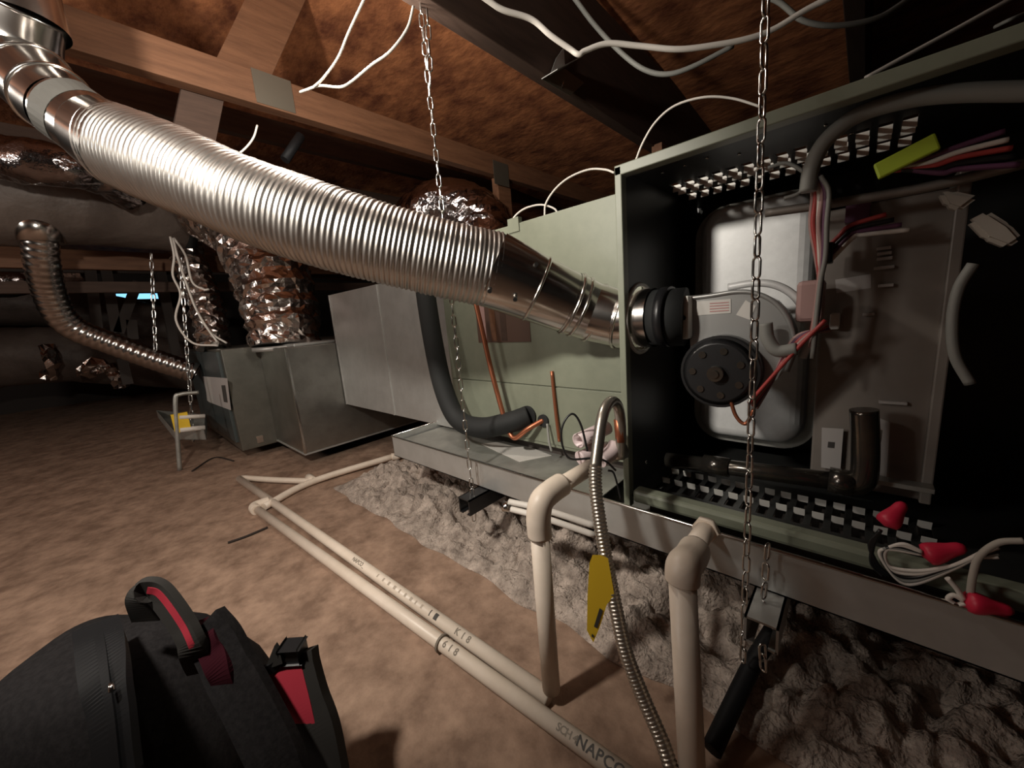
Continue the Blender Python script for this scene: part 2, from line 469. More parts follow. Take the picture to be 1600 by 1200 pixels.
for k in range(7):
    a_ = 2 * math.pi * k / 7 + .4
    bm = bmesh.new(); c = mc + V((math.cos(a_) * .036, -.038, math.sin(a_) * .036)); cyl(bm, c, c + V((0, -.0025, 0)), .0055, 10)
    obj('vent_hole', bm, 'pipe_black', ind)
fl0, fl1 = PY(1062, 463, IY - .02), PY(1076, 530, IY - .02)
fe = obj('flange', B(((fl0.x, IY - .022, fl1.z), (fl1.x, IY + .08, fl0.z)), bev=.003), 'white_metal', ind, label='pale outlet flange')
bm = bmesh.new(); c = (fl0 + fl1) / 2; c.y = IY - .022; cyl(bm, c, c + V((0, -.002, 0)), .004, 10); obj('screw', bm, 'pipe_black', ind)
def sticker(quad, y, m, parent, nm='sticker'):
    return obj(nm, prism(bmesh.new(), [PY(px, py, y) for px, py in quad], (0, -.0006, 0)), m, parent)
st = sticker(((1089, 471), (1142, 467), (1142, 489), (1089, 493)), IY - .0004, 'sticker', ind)
for i in range(4): sticker(((1109, 473.5 + 4.2 * i), (1139, 471.5 + 4.2 * i), (1139, 473 + 4.2 * i), (1109, 475 + 4.2 * i)), IY - .0011, 'print_red', ind, 'printed_line')
sticker(((1165, 469), (1181, 478), (1172, 500), (1150, 492)), IY - .0004, 'sticker', ind)
# outlet stub from inducer through side hole
bm = bmesh.new(); cyl(bm, V((FX0 + .02, HC.y, HC.z)), V((fl0.x + .002, HC.y + .01, HC.z - .002)), .05, 32)
obj('flue_stub', bm, 'rubber', fur, label='black rubber flue coupling')
bm = bmesh.new(); cyl(bm, V((FX0 + .045, HC.y, HC.z)), V((FX0 + .06, HC.y, HC.z)), .0525, 32)
obj('clamp', bm, 'black_plastic', fur)
# hose loop beside inducer
obj('pressure_hose', T([PY(x, y, IY - .03) for x, y in ((1196, 505), (1200, 530), (1215, 548), (1245, 545))], .009, 10), 'wire_grey', fur)
# gas manifold
GY = .70
def GP(px, py): return PY(px, py, GY)
bm = bmesh.new(); cyl(bm, GP(1042, 718), GP(1330, 755), .0135, 20)
gm = obj('gas_manifold', bm, 'pipe_black', fur, label='dark steel gas pipe')
for (ax_, ay_), (bx_, by_), r in (((1100, 724), (1140, 731), .0165), ((1295, 749), (1335, 757), .019)):
    bm = bmesh.new(); cyl(bm, GP(ax_, ay_), GP(bx_, by_), r, 20); obj('collar', bm, 'pipe_black', gm)
obj('elbow', T([GP(1320, 755), GP(1340, 755), GP(1350, 740), GP(1352, 690), GP(1350, 640)], .016, 14), 'pipe_black', gm)
# control compartment
CY = .765
cp0, cp1 = PY(1292, 330, CY), PY(1452, 790, CY)
ctl = obj('control_plate', B(((cp0.x, CY, .285), (cp1.x, CY + .05, cp0.z)), bev=.003), 'control_plate', fur, label='dark brown control plate')
obj('plate_edge', B(((cp1.x - .012, CY - .012, .285), (cp1.x, CY + .06, cp0.z + .02)), bev=.002), 'control_plate', ctl)
sticker(((1305, 437), (1361, 428), (1361, 450), (1307, 458)), CY, 'sticker_dim', ctl)
sticker(((1284, 668), (1318, 670), (1313, 735), (1283, 730)), CY - .01, 'sticker_dim', ctl)
sticker(((1354, 645), (1391, 660), (1385, 750), (1361, 745)), CY, 'sticker_dim', ctl)
sticker(((1294, 690), (1304, 691), (1303, 700), (1293, 699)), CY - .011, 'ink', ctl, 'printed_mark')
sticker(((1366, 668), (1378, 672), (1376, 690), (1365, 687)), CY - .001, 'ink_faint', ctl, 'printed_mark')
for x, y, w in ((1381, 388, 14), (1382, 396, 14), (1382, 404, 15), (1381, 418, 20), (1384, 446, 15), (1357, 491, 12), (1395, 629, 28)):
    bm = bmesh.new(); obox(bm, PY(x, y, CY - .004), V((w / 1900, 0, 0)), V((0, .004, 0)), V((0, 0, .0022)), .0008); obj('terminal', bm, 'sticker_dim', ctl)
obj('circuit_box', B((PY(1322, 318, CY - .02), PY(1358, 345, CY + .0))), 'wire_purple', ctl)
obj('rocker_switch', B((PY(1297, 490, CY - .02), PY(1312, 513, CY)), bev=.002), 'white_metal', ctl, label='small bright metal switch')
# ledge rails in the cabinet
obj('cross_rail', T([PY(1196, 333, .70), PY(1300, 318, .70), PY(1450, 292, .70), PY(1600, 255, .70)], .006, 4), 'control_plate', fur)
obj('low_rail', B((PY(1360, 755, .72), PY(1460, 772, .72) + V((0, .02, .006)))), 'galv_dull', fur)
# right compartment: connectors and a thin hose
obj('drain_hose', T([PY(x, y, .70) for x, y in ((1521, 412), (1498, 450), (1488, 500), (1492, 555), (1516, 600))], .0055, 10), 'wire_grey', fur)
for quad in (((1466, 300), (1490, 297), (1532, 306), (1500, 330), (1478, 322)), ((1512, 345), (1545, 328), (1580, 350), (1600, 372), (1575, 388), (1540, 374))):
    bm = prism(bmesh.new(), [PY(px, py, .70) for px, py in quad], (0, .02, 0))
    bmesh.ops.bevel(bm, geom=bm.edges[:], offset=.004, segments=2, affect='EDGES')
    obj('connector', bm, 'rag', fur, label='pale crumpled connector wrap')
def wire(name, pts, y, r, m, parent=fur): return obj(name, T([PY(px, py, y) for px, py in pts], r, 8), m, parent)
wire('grey_cable', ((1262, 300), (1268, 262), (1290, 220), (1340, 180), (1420, 155), (1500, 145), (1620, 142)), .66, .0095, 'wire_grey')
for i in range(6):
    o_ = R.uniform(-4, 4)
    wire('wire', ((1262 + i * 4, 260 + i * 3), (1270 + i * 5, 300), (1268 + i * 5 + o_, 350), (1275 + i * 3, 400), (1282 + o_, 450), (1270 + o_, 520 + i * 8)), .68 - i * .004, .0028, ('wire_pink', 'wire_red', 'wire_white', 'wire_pink', 'wire_purple', 'wire_grey')[i])
for i in range(5):
    wire('wire', ((1170 + i * 3, 630 + i * 2), (1205, 590 + i * 2), (1250 - i * 2, 540 - i * 3), (1290 + i * 2, 500 + i * 4)), .655 + i * .006, .0026, ('wire_red', 'wire_pink', 'wire_red', 'wire_purple', 'wire_pink')[i])
for i in range(4):
    wire('wire', ((1285 + i * 4, 395 + i * 4), (1310 + i * 8, 370), (1330 + i * 6, 352 + i * 5), (1385 + i * 12, 335 + i * 8)), .70, .003, ('wire_red', 'black_plastic', 'wire_purple', 'wire_white')[i])
for i in range(5):
    wire('wire', ((1380 + i * 9, 268 - i), (1440 + i * 8, 250 + i * 5), (1500, 228 + i * 9), (1570 + i * 6, 205 + i * 13)), .67, .003, ('wire_purple', 'wire_white', 'wire_red', 'black_plastic', 'wire_purple')[i])
wire('wire', ((1200, 262), (1230, 255), (1260, 275), (1250, 300), (1225, 310)), .70, .0025, 'wire_grey')
wire('wire', ((1140, 620), (1150, 650), (1165, 662), (1178, 640)), .66, .003, 'copper')
bm = bmesh.new(); obox(bm, PY(1415, 246, .66), ray(1440, 236).normalized().cross(V((0, 0, 1))) * 0 + V((.024, 0, .009)), V((0, .004, 0)), V((-.003, 0, .009)), .002)
obj('fluorescent_tag', bm, 'tag_green', fur, label='lime green connector tag')
obj('connector_block', B((PY(1282, 380, .69), PY(1302, 412, .72)), bev=.002), 'black_plastic', fur)
obj('relay', B((PY(1245, 440, .70), PY(1288, 500, .74)), bev=.006), 'wire_pink', fur)
# wire nuts with curled leads hanging at the bottom rail
def nut(p, q, y0, y1):
    a, b = PY(*p, y0), PY(*q, y1); n_ = 10
    pts = [a.lerp(b, k / n_) for k in range(n_ + 1)]
    prof = [.0, .9, 1.0, .97, .9, .8, .7, .62, .58, .52, .3]
    L_ = (b - a).length
    return obj('wire_nut', tube(bmesh.new(), pts, lambda i, s: max(.0005, .32 * L_ * prof[i]), 14), 'wire_nut', fur, label='red twist-on wire connector')
nut((1382, 822), (1412, 786), .60, .62); nut((1440, 868), (1508, 855), .59, .60); nut((1505, 938), (1582, 955), .57, .58)
for i in range(5):
    o_ = i * 5
    wire('lead', ((1440, 862 + i), (1410 - o_, 850 + i * 2), (1383 - i * 2, 862 + i), (1390 + i * 3, 885 + o_), (1430, 892 + o_), (1470 + o_, 888), (1500 + i * 6, 880 - i * 2), (1560, 850 + o_)), .585, .0022, ('wire_white', 'wire_white', 'black_plastic', 'wire_grey', 'wire_white')[i])
wire('lead', ((1505, 938), (1490, 930), (1482, 936), (1495, 945), (1508, 942)), .57, .0026, 'wire_white')
wire('lead', ((1505, 936), (1495, 920), (1480, 903)), .57, .0026, 'wire_white')
wire('lead', ((1516, 928), (1520, 900), (1530, 870), (1560, 848), (1600, 845)), .575, .0032, 'rag')
for i in range(3):
    wire('lead', ((1376, 828), (1365 - i * 3, 850), (1362 + i * 4, 880), (1380 + i * 5, 900)), .595, .0022, 'black_plastic')
# screws on the top inner lip
for px, py in ((1035, 269), (1070, 258), (1105, 246), (1155, 240), (1330, 208), (1290, 195)):
    bm = bmesh.new(); c = PZ(px, py, FZ1 - .003); cyl(bm, c, c + V((0, 0, -.002)), .0025, 8); obj('screw', bm, 'zinc', fur)
bm = bmesh.new(); c = PX(1008, 722, FX0 + .003); cyl(bm, c, c + V((.003, 0, 0)), .004, 8); obj('screw', bm, 'zinc', fur)

# ------------------------------------------------------------------ coil case and plenum
CC = .72
coil = thing('coil_case', 'grey green painted evaporator coil case left of the furnace', 'coil case', (-.62, .95, .26))
cx0, cx1, cz0, cz1 = -0.935, FX0 - .007, .262, .812
obj('body', B(((cx0, CC + .004, cz0), (cx1, 1.25, cz1)), bev=.002), 'case_paint', coil)
zs = .42
obj('upper_panel', B(((cx0 + .004, CC, zs + .0015), (cx1 - .002, CC + .006, cz1 - .002)), bev=.001), 'case_paint', coil)
obj('lower_panel', B(((cx0 + .004, CC, cz0 + .01), (cx1 - .002, CC + .006, zs - .0015)), bev=.001), 'case_paint', coil)
a = PY(742, 470, CC); b = PY(830, 534, CC)
lp = obj('rating_plate', B(((a.x, CC - .001, b.z), (b.x, CC + .001, a.z))), 'plate_brown', coil, label='brown paper label')
for i in range(3):
    c = a.x + (b.x - a.x) * (.08 + .2 * i); obj('printed_band', B(((c, CC - .0016, b.z + .004), (c + .02, CC - .0009, a.z - .004))), ('wire_pink', 'timber', 'timber_shaded')[i], lp)
for px, py, r in ((826, 649, .026), (850, 657, .016)):
    bm = bmesh.new(); c = PY(px, py, CC); cyl(bm, c + V((0, -.006, 0)), c + V((0, .002, 0)), r, 20); obj('grommet', bm, 'rubber', coil, label='black rubber grommet')
obj('top_flange', B(((PY(795, 357, CC).x, CC - .003, cz1 - .02), (PY(812, 357, CC).x, CC + .01, cz1 + .012))), 'case_paint', coil)

PL = .745
plen = thing('supply_plenum', 'galvanized sheet metal plenum box behind the black insulated line', 'plenum', (-1.37, 1.0, .24))
px0, px1 = PY(514, 462, PL).x, -.95
xm = PY(588, 445, PL).x
pz0, pz1 = .243, .752
obj('body', B(((px0, PL + .002, pz0), (px1, 1.2, pz1)), bev=.002), 'galv', plen)
obj('sheet', B(((px0, PL, pz0), (xm - .001, PL + .004, pz1)), bev=.0008), 'galv', plen)
obj('sheet', B(((xm + .001, PL, pz0), (px1, PL + .004, pz1)), bev=.0008), 'galv', plen)
obj('seam', B(((xm - .006, PL - .004, pz0), (xm + .006, PL + .001, pz1)), bev=.001), 'galv', plen)
obj('corner_bead', B(((px0 - .004, PL - .003, pz0), (px0 + .006, PL + .006, pz1)), bev=.001), 'galv', plen)

# ------------------------------------------------------------------ drain pan under furnace and coil
pan = thing('drain_pan', 'galvanized drain pan under the furnace and coil', 'drain pan', (-.25, .95, .19))
pa, pb, pc, pd = -1.075, .70, .57, 1.32
z0, z1 = .188, .254
obj('pan_floor', B(((pa, pc, z0), (pb, pd, z0 + .002))), 'galv_dull', pan)
obj('front_side', B(((pa, pc, z0), (pb, pc + .0015, z1))), 'galv', pan)
obj('left_side', B(((pa, pc, z0), (pa + .0015, pd, z1))), 'galv', pan)
obj('back_side', B(((pa, pd - .0015, z0), (pb, pd, z1))), 'galv', pan)
obj('right_side', B(((pb - .0015, pc, z0), (pb, pd, z1))), 'galv', pan)
obj('hem', T([(pa, pc, z1), (pb, pc, z1)], .0028, 8, 1), 'zinc', pan)
obj('hem', T([(pa, pc, z1), (pa, pd, z1)], .0022, 8, 1), 'zinc', pan)
obj('inner_cover', B(((pa + .01, pc + .02, z1 - .022), (FX0 - .05, CC + .3, z1 - .020))), 'galv_dull', pan)
obj('support_foot', B(((-.92, CC + .03, z0 + .002), (-.32, 1.2, cz0))), 'dark_board', pan)
obj('support_foot', B(((FX0 + .03, FY0 + .03, z0 + .002), (FX1, FY1, FZ0 - .012))), 'dark_board', pan)
papr = obj('instruction_sheet', prism(bmesh.new(), [PZ(x, y, z1 - .0195) for x, y in ((752, 694), (800, 688), (862, 712), (812, 722))], (0, 0, .001)), 'sticker')
tag(papr, 'folded paper sheet lying in the drain pan below the coil', 'paper')

# ------------------------------------------------------------------ second unit at the far left
bX = -1.80
u2b = thing('return_box', 'galvanized box with a foil duct rising from its top', 'plenum', (-2.0, .8, .05))
bz0, bz1 = PX(472, 713, bX).z, PX(452, 543, bX).z
by0 = PX(466, 650, bX).y
xa_ = PY(420, 620, by0).x
obj('body', B(((xa_, by0, bz0), (bX, 1.25, bz1)), bev=.003), 'galv_box', u2b)
obj('corner_bead', B(((bX - .008, by0 - .003, bz0), (bX + .003, by0 + .006, bz1)), bev=.001), 'zinc', u2b)
obj('top_collar', B(((xa_ + .05, by0 + .05, bz1), (bX - .05, by0 + .42, bz1 + .012)), bev=.003), 'galv', u2b)
obj('bottom_flange', B(((xa_, by0 - .004, bz0), (bX + .004, 1.25, bz0 + .006))), 'galv', u2b)
u2a = thing('air_handler', 'dark fronted furnace cabinet with printed label and yellow tag beside it', 'furnace', (-2.6, .8, .05))
aX = xa_ - .002
ay0 = PX(365, 640, aX).y
az0, az1 = PX(370, 708, aX).z, bz1 + .01
aL = PY(306, 600, ay0).x
obj('body', B(((aL, ay0, az0), (aX, 1.2, az1)), bev=.004), 'galv_paint', u2a)
xd = PY(362, 640, ay0).x
pane = obj('door', B(((aL + .01, ay0 - .012, az0 + .04), (xd, ay0 + .002, az1 - .01)), bev=.003), 'door_dark', u2a, label='dark blue grey door panel')
def on2(q, m, nm, dy=0.0): return obj(nm, prism(bmesh.new(), [PY(x, y, ay0 - .0125 - dy) for x, y in q], (0, -.0008, 0)), m, pane)
on2(((317, 588), (355, 591), (361, 641), (326, 628)), 'sticker_dim', 'label_plate')
on2(((320, 589), (328, 590), (334, 630), (324, 626)), 'sticker', 'label_strip', .001)
on2(((346, 602), (352, 602), (356, 629), (350, 628)), 'ink', 'label_block', .001)
obj('side_bolt', B((PX(400, 682, aX), PX(412, 690, aX) + V((.004, 0, 0)))), 'zinc', u2a)
pan2 = thing('drain_pan', 'small drain pan at the far end of the dark fronted cabinet', 'drain pan', PX(285, 680, aX - .2))
c0, c1, c2, c3 = [PZ(x, y, .17) for x, y in ((244, 641), (320, 648), (318, 672), (270, 672))]
def rail(nm, pts, r, m, par): return obj(nm, T(pts, r, 8, 1), m, par)
obj('pan_floor', prism(bmesh.new(), [c0 - V((0, 0, .05)), c1 - V((0, 0, .05)), c2 - V((0, 0, .05)), c3 - V((0, 0, .05))], (0, 0, .003)), 'galv_dull', pan2)
for s, e in ((c0, c1), (c1, c2), (c2, c3), (c3, c0)):
    obj('side', prism(bmesh.new(), [s - V((0, 0, .05)), e - V((0, 0, .05)), e, s], V((.002, .002, 0))), 'galv_dull', pan2)
# gas loop with yellow tag
gl = thing('gas_stub', 'thin pipe loop with yellow tag standing by the dark fronted cabinet', 'pipe', PZ(281, 735, .0))
gy = PZ(281, 735, .0)
Z_ = lambda px, py: PX(px, py, gy.x)
obj('pipe', T([Z_(281, 735), Z_(277, 680), Z_(274, 625), Z_(282, 616), Z_(310, 613)], .009, 8), 'galv_dull', gl)
bm = bmesh.new(); obox(bm, Z_(283, 660), V((.0, .03, 0)), V((.004, 0, 0)), V((0, 0, .045)), .001); obj('warning_tag', bm, 'tag_yellow', gl, label='yellow warning tag')
obj('branch', T([Z_(281, 672), Z_(320, 668)], .012, 8, 2), 'wire_white', gl)
obj('branch', T([Z_(280, 652), Z_(320, 650)], .010, 8, 2), 'wire_white', gl)

# ------------------------------------------------------------------ ducts
def crinkle(amp, sc, seed=0.0):
    return lambda i, k, s, p: 1 + amp * noise.noise(p * sc + V((seed, 0, 0))) + amp * .5 * noise.noise(p * sc * 2.7 + V((0, seed, 0)))
# main flue
flue = thing('flue_pipe', 'corrugated aluminium flue pipe sweeping from the ceiling into the furnace', 'flue pipe', D(400, 320, .64) + V((0, 0, -.08)))
ribs = resample(catmull([D(190, 232, .67), D(300, 276, .65), D(400, 319, .645), D(550, 368, .665), D(690, 405, .70), D(778, 424, .725)], 24), .0018)
jit = [R.uniform(-.0007, .0007) for _ in range(900)]
def flex_r(i, s):
    ph = (s + .0012 * math.sin(s * 37)) / .0086
    tri = abs((ph % 1.0) * 2 - 1)
    return .069 + .0030 * (tri - .5) + jit[int(ph) % 900] + .001 * math.sin(s * 21)
obj('flex_section', tube(bmesh.new(), ribs, flex_r, 40, cap=False), 'flue', flue)
ENT = V((FX0, HC.y, HC.z))
e0 = ribs[-1]; dir0 = (ribs[-1] - ribs[-12]).normalized()
J = [e0, D(838, 452, .735), D(893, 475, .745), D(928, 489, .75), ENT + V((-.035, 0, 0)), ENT + V((.03, 0, 0))]
def seg(nm, a, b, ra, rb, m='flue_smooth', parent=flue, lab=None):
    bm = bmesh.new(); n_ = 6
    tube(bm, [a.lerp(b, k / n_) for k in range(n_ + 1)], lambda i, s: ra + (rb - ra) * i / n_, 36, cap=False); return obj(nm, bm, m, parent, label=lab)
cl = seg('collar', J[0] - dir0 * .01, J[1], .0715, .064, lab='smooth metal collar')
e1 = seg('elbow', J[1], J[2], .0635, .059)
e2 = seg('elbow', J[2] - (J[2] - J[1]).normalized() * .006, J[3], .0605, .0565)
e3 = seg('elbow', J[3] - (J[3] - J[2]).normalized() * .004, J[4], .0575, .0535)
e4 = seg('elbow', J[4] - V((.004, 0, 0)), J[5], .0545, .0525)
for pt, pr, rr in ((J[1], J[0], .0655), (J[2], J[1], .0625), (J[2].lerp(J[3], .35), J[2], .0615), (J[3], J[2], .0595), (J[4], J[3], .0565)):
    d = (pt - pr).normalized(); up = V((0, 0, 1)); x_ = d.cross(up).normalized(); y_ = d.cross(x_)
    ring = [pt + (x_ * math.cos(2 * math.pi * k / 36) + y_ * math.sin(2 * math.pi * k / 36)) * (rr - .002) for k in range(36)]
    obj('seam_ring', tube(bmesh.new(), ring, .0032, 6, closed=True), 'flue_smooth', flue)
cen = J[0].lerp(J[1], .4)
for px, py in ((790, 392), (787, 410), (805, 468), (765, 455), (838, 413)):
    dd = (cen - O).dot(fwd) - .062
    bm = bmesh.new(); c = D(px, py, dd); t_ = (c - O).normalized(); cyl(bm, c, c + t_ * .012, .004, 8); obj('screw', bm, 'zinc', cl)
b0 = ribs[0]; bd = (ribs[0] - ribs[10]).normalized()
K = [b0 - bd * .012, D(152, 208, .665), D(108, 176, .66), D(84, 156, .66), D(50, 122, .655), D(28, 92, .65), D(18, 55, .64), D(25, 20, .63), D(32, -40, .61)]
seg('end_collar', K[0], K[1], .0705, .060)
kn = seg('straight_pipe', K[1] + bd * -.004, K[2], .0575, .0565, lab='smooth pipe with a wrapped paper label')
K[7] = D(20, 8, .625); K[8] = V((K[7].x, K[7].y, deckz(K[7].y) - .012))
bend = catmull(K[2:8], 8)
obj('elbow', tube(bmesh.new(), bend, lambda i, s: .0560 + .003 * i / len(bend), 36, cap=False), 'flue_smooth', flue)
obj('riser', tube(bmesh.new(), [K[7] + V((0, 0, -.03)), K[7] + V((0, 0, .0)), K[8]], .0605, 36, cap=False), 'flue_smooth', flue)
for pt, pr in ((K[1], K[0]), (K[3], K[2]), (K[4], K[3]), (K[5], K[4]), (K[6], K[5]), (K[7], K[6])):
    d = (pt - pr).normalized(); up = V((0, 1, 0)); x_ = d.cross(up).normalized(); y_ = d.cross(x_)
    ring = [pt + (x_ * math.cos(2 * math.pi * k / 36) + y_ * math.sin(2 * math.pi * k / 36)) * .0565 for k in range(36)]
    obj('seam_ring', tube(bmesh.new(), ring, .0034, 6, closed=True), 'flue_smooth', flue)
# paper label wrapped over half of the straight pipe
bm = bmesh.new(); A0, A1 = K[2].lerp(K[1], .08), K[2].lerp(K[1], .62)
ax_ = (A1 - A0).normalized(); tocam = (O - A0).normalized(); tocam = (tocam - ax_ * tocam.dot(ax_)).normalized(); sd = ax_.cross(tocam)
rows = []
for q in (A0, A1):
    rows.append([bm.verts.new(q + (tocam * math.cos(a_) + sd * math.sin(a_)) * .0582) for a_ in [math.radians(-70 + 10 * k) for k in range(15)]])
for k in range(14): bm.faces.new((rows[0][k], rows[0][k + 1], rows[1][k + 1], rows[1][k]))
g = bmesh.ops.solidify(bm, geom=bm.faces[:], thickness=.0006)
obj('paper_label', bm, 'foil_label', flue, label='pale paper label wrapped on the pipe')

# big wrapped duct at left
bd_pts = [D(-90, 300, 1.55), D(0, 305, 1.6), D(90, 308, 1.7), D(180, 318, 1.85), D(275, 332, 2.05)]
path = resample(catmull(bd_pts, 10), .02)
bigd = thing('wrapped_duct', 'large grey wrapped duct running behind the flue at left', 'duct', path[len(path) // 2] + V((0, 0, -.2)))
obj('wrap', tube(bmesh.new(), path, .205, 36, jitter=crinkle(.05, 5)), 'duct_wrap', bigd)
obj('end_band', tube(bmesh.new(), [path[-2], path[-1] + (path[-1] - path[-2])], .212, 36), 'rubber', bigd, label='black band at the duct end')
bm = bmesh.new()
path2 = resample(catmull([D(-70, 232, 1.36), D(20, 250, 1.37), D(90, 258, 1.40), D(150, 272, 1.50), D(200, 300, 1.66)], 10), .014)
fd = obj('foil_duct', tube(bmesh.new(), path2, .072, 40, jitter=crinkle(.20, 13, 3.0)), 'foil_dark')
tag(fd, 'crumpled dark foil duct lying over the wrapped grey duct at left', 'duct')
# foil riser from the return box
def facet(bm, amount=.0):
    bmesh.ops.triangulate(bm, faces=bm.faces[:])
    for v in bm.verts: v.co += V((R.uniform(-1, 1), R.uniform(-1, 1), R.uniform(-1, 1))) * amount
    for f in bm.faces: f.smooth = False
    return bm
path = resample(catmull([D(447, 541, 1.86), D(443, 500, 1.86), D(428, 440, 1.86), D(405, 390, 1.88), D(365, 345, 1.95), D(310, 325, 2.05)], 10), .017)
fr = thing('foil_duct', 'crinkled shiny foil flex duct rising from the galvanized box', 'duct', path[0])
obj('sleeve', facet(tube(bmesh.new(), path, lambda i, s: min(.166, .148 + s * .12) + .007 * math.sin(s * 75), 46, jitter=crinkle(.07, 11, 1.0)), .0045), 'foil', fr)
obj('base_collar', tube(bmesh.new(), [path[0] + V((0, 0, -.012)), path[0] + V((0, 0, .008))], .142, 32), 'galv', fr)
path = resample(catmull([D(335, 545, 1.98), D(328, 500, 2.0), D(310, 440, 2.05), D(292, 395, 2.1), D(290, 350, 2.15)], 10), .014)
fs = obj('foil_duct', facet(tube(bmesh.new(), path, lambda i, s: .072 + .006 * math.sin(s * 100), 26, jitter=crinkle(.12, 16, 5.0)), .004), 'foil')
tag(fs, 'narrow foil duct tangled with white wires above the dark fronted cabinet', 'duct')
path = resample(catmull([D(640, 395, 1.9), D(655, 345, 1.88), D(705, 325, 1.85), D(755, 350, 1.83), D(770, 400, 1.8)], 10), .02)
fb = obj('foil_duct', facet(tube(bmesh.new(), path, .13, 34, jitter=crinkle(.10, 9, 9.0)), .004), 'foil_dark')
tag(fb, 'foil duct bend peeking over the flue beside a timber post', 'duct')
# thin corrugated vent of the second unit
vp = resample(catmull([D(62, 368, 1.62), D(66, 410, 1.66), D(75, 450, 1.72), D(92, 490, 1.78), D(120, 515, 1.84), D(170, 535, 1.92), D(240, 561, 2.02), D(306, 583, 2.12)], 12), .006)
vent = thing('flex_vent', 'slim corrugated vent pipe curving down to the dark fronted cabinet', 'vent pipe', vp[-1] + V((0, 0, -.1)))
obj('flex_section', tube(bmesh.new(), vp, lambda i, s: .056 + .0014 * math.cos(s * 2 * math.pi / .030), 28, cap=False), 'vent_metal', vent)
obj('top_collar', tube(bmesh.new(), [vp[0] + V((0, 0, .10)), vp[0] + V((0, 0, -.03))], .068, 28), 'flue_smooth', vent)
# far ducts on the floor
path = resample(catmull((D(-80, 570, 3.0), D(60, 555, 3.2), D(180, 560, 3.5), D(330, 575, 3.9)), 10), .04)
fat = thing('wrapped_duct', 'fat grey wrapped duct lying in the dim far left', 'duct', path[len(path) // 2] + V((0, 0, -.24)))
obj('wrap', tube(bmesh.new(), path, .24, 32, jitter=crinkle(.07, 6, 2.0)), 'duct_wrap', fat)
for pts in ((D(72, 540, 2.96), D(82, 565, 2.98), D(76, 590, 3.0)), (D(130, 585, 3.04), D(150, 566, 3.05), D(165, 580, 3.08)), (D(172, 570, 3.1), D(185, 590, 3.12), D(190, 605, 3.14))):
    obj('foil_tape', facet(tube(bmesh.new(), resample(catmull(pts, 8), .03), .045, 12, jitter=crinkle(.5, 18, 8.0)), .012), 'foil', fat)
path = resample(catmull((D(-60, 470, 3.6), D(80, 475, 3.9), D(200, 500, 4.2), D(330, 520, 4.5)), 10), .04)
o = obj('wrapped_duct', tube(bmesh.new(), path, .23, 32, jitter=crinkle(.07, 6, 6.0)), 'duct_wrap'); tag(o, 'wrapped duct below the blue eave vents', 'duct')
path = resample(catmull([D(-60, 445, 2.9), D(20, 438, 3.0), D(70, 430, 3.1), D(130, 420, 3.2)], 8), .012)
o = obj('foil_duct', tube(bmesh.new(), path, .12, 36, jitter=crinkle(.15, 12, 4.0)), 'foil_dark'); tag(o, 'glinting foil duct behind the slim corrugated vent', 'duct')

# ------------------------------------------------------------------ refrigerant lines
LY = .655
sl = obj('suction_line', T([PY(660, 395, LY + .02), PY(664, 450, LY + .01), PY(678, 540, LY), PY(694, 610, LY), PY(716, 655, LY), PY(752, 668, LY + .005), PY(800, 659, CC - .03), PY(826, 650, CC)], .028, 20), 'rubber')
tag(sl, 'black foam insulated refrigerant line bending into the coil case', 'pipe')
ll = obj('liquid_line', T([PY(742, 468, .68), PY(752, 510, .68), PY(768, 580, .68), PY(787, 650, .68), PY(796, 676, .68), PY(806, 684, .68), PY(825, 670, .69), PY(850, 656, CC)], .0065, 10), 'copper')
tag(ll, 'thin bare copper line beside the black insulated line', 'pipe')
for nm, pts, r, m, lab in (
        ('service_wire', [PY(862, 580, CC - .004), PY(868, 640, CC - .006), PY(874, 690, CC - .01)], .004, 'copper', 'brown cable running down the lower coil panel'),
        ('service_wire', [PY(855, 662, CC - .01), PY(858, 690, CC - .02), PY(862, 705, CC - .02)], .003, 'wire_grey', 'short grey drain tube below the small black grommet')):
    tag(obj(nm, T(pts, r, 8), m), lab, 'cable')

# ------------------------------------------------------------------ chains
def link_mesh(L_, W_, r):
    pts = []; a = L_ / 2 - W_ / 2; rr = W_ / 2 - r
    for k in range(7):
        t = math.pi * k / 6; pts.append(V((rr * math.cos(t), 0, a + rr * math.sin(t))))
    for k in range(7):
        t = math.pi + math.pi * k / 6; pts.append(V((rr * math.cos(t), 0, -a + rr * math.sin(t))))
    bm = tube(bmesh.new(), pts, r, 7, closed=True)
    me = bpy.data.meshes.new('link'); bm.to_mesh(me); bm.free(); me.materials.append(MAT['zinc']); return me
LM = link_mesh(.0275, .0115, .0015)
LMF = link_mesh(.050, .022, .0036)
def chain(label, strands, mesh, pitch, group='suspension chains'):
    t = thing('chain', label, 'chain', strands[0][-1], group)
    k = 0
    for s in strands:
        path = [V(p) for p in s]
        pts = resample(path, pitch)
        for a, b in zip(pts, pts[1:]):
            d = (b - a).normalized(); z = d; x = z.orthogonal().normalized() if abs(z.x) > .9 else (V((1, 0, 0)) - z * z.x).normalized()
            base = x * math.cos(.6) + z.cross(x) * math.sin(.6)
            if k % 2: base = z.cross(base)
            base = (base + z.cross(base) * R.uniform(-.25, .25)).normalized()
            y = z.cross(base)
            M = Matrix(((base.x, y.x, z.x, 0), (base.y, y.y, z.y, 0), (base.z, y.z, z.z, 0), (0, 0, 0, 1)))
            M.translation = (a + b) / 2
            inst('link', mesh, t, M); k += 1
    return t
cl_ = PY(735, 740, .545)
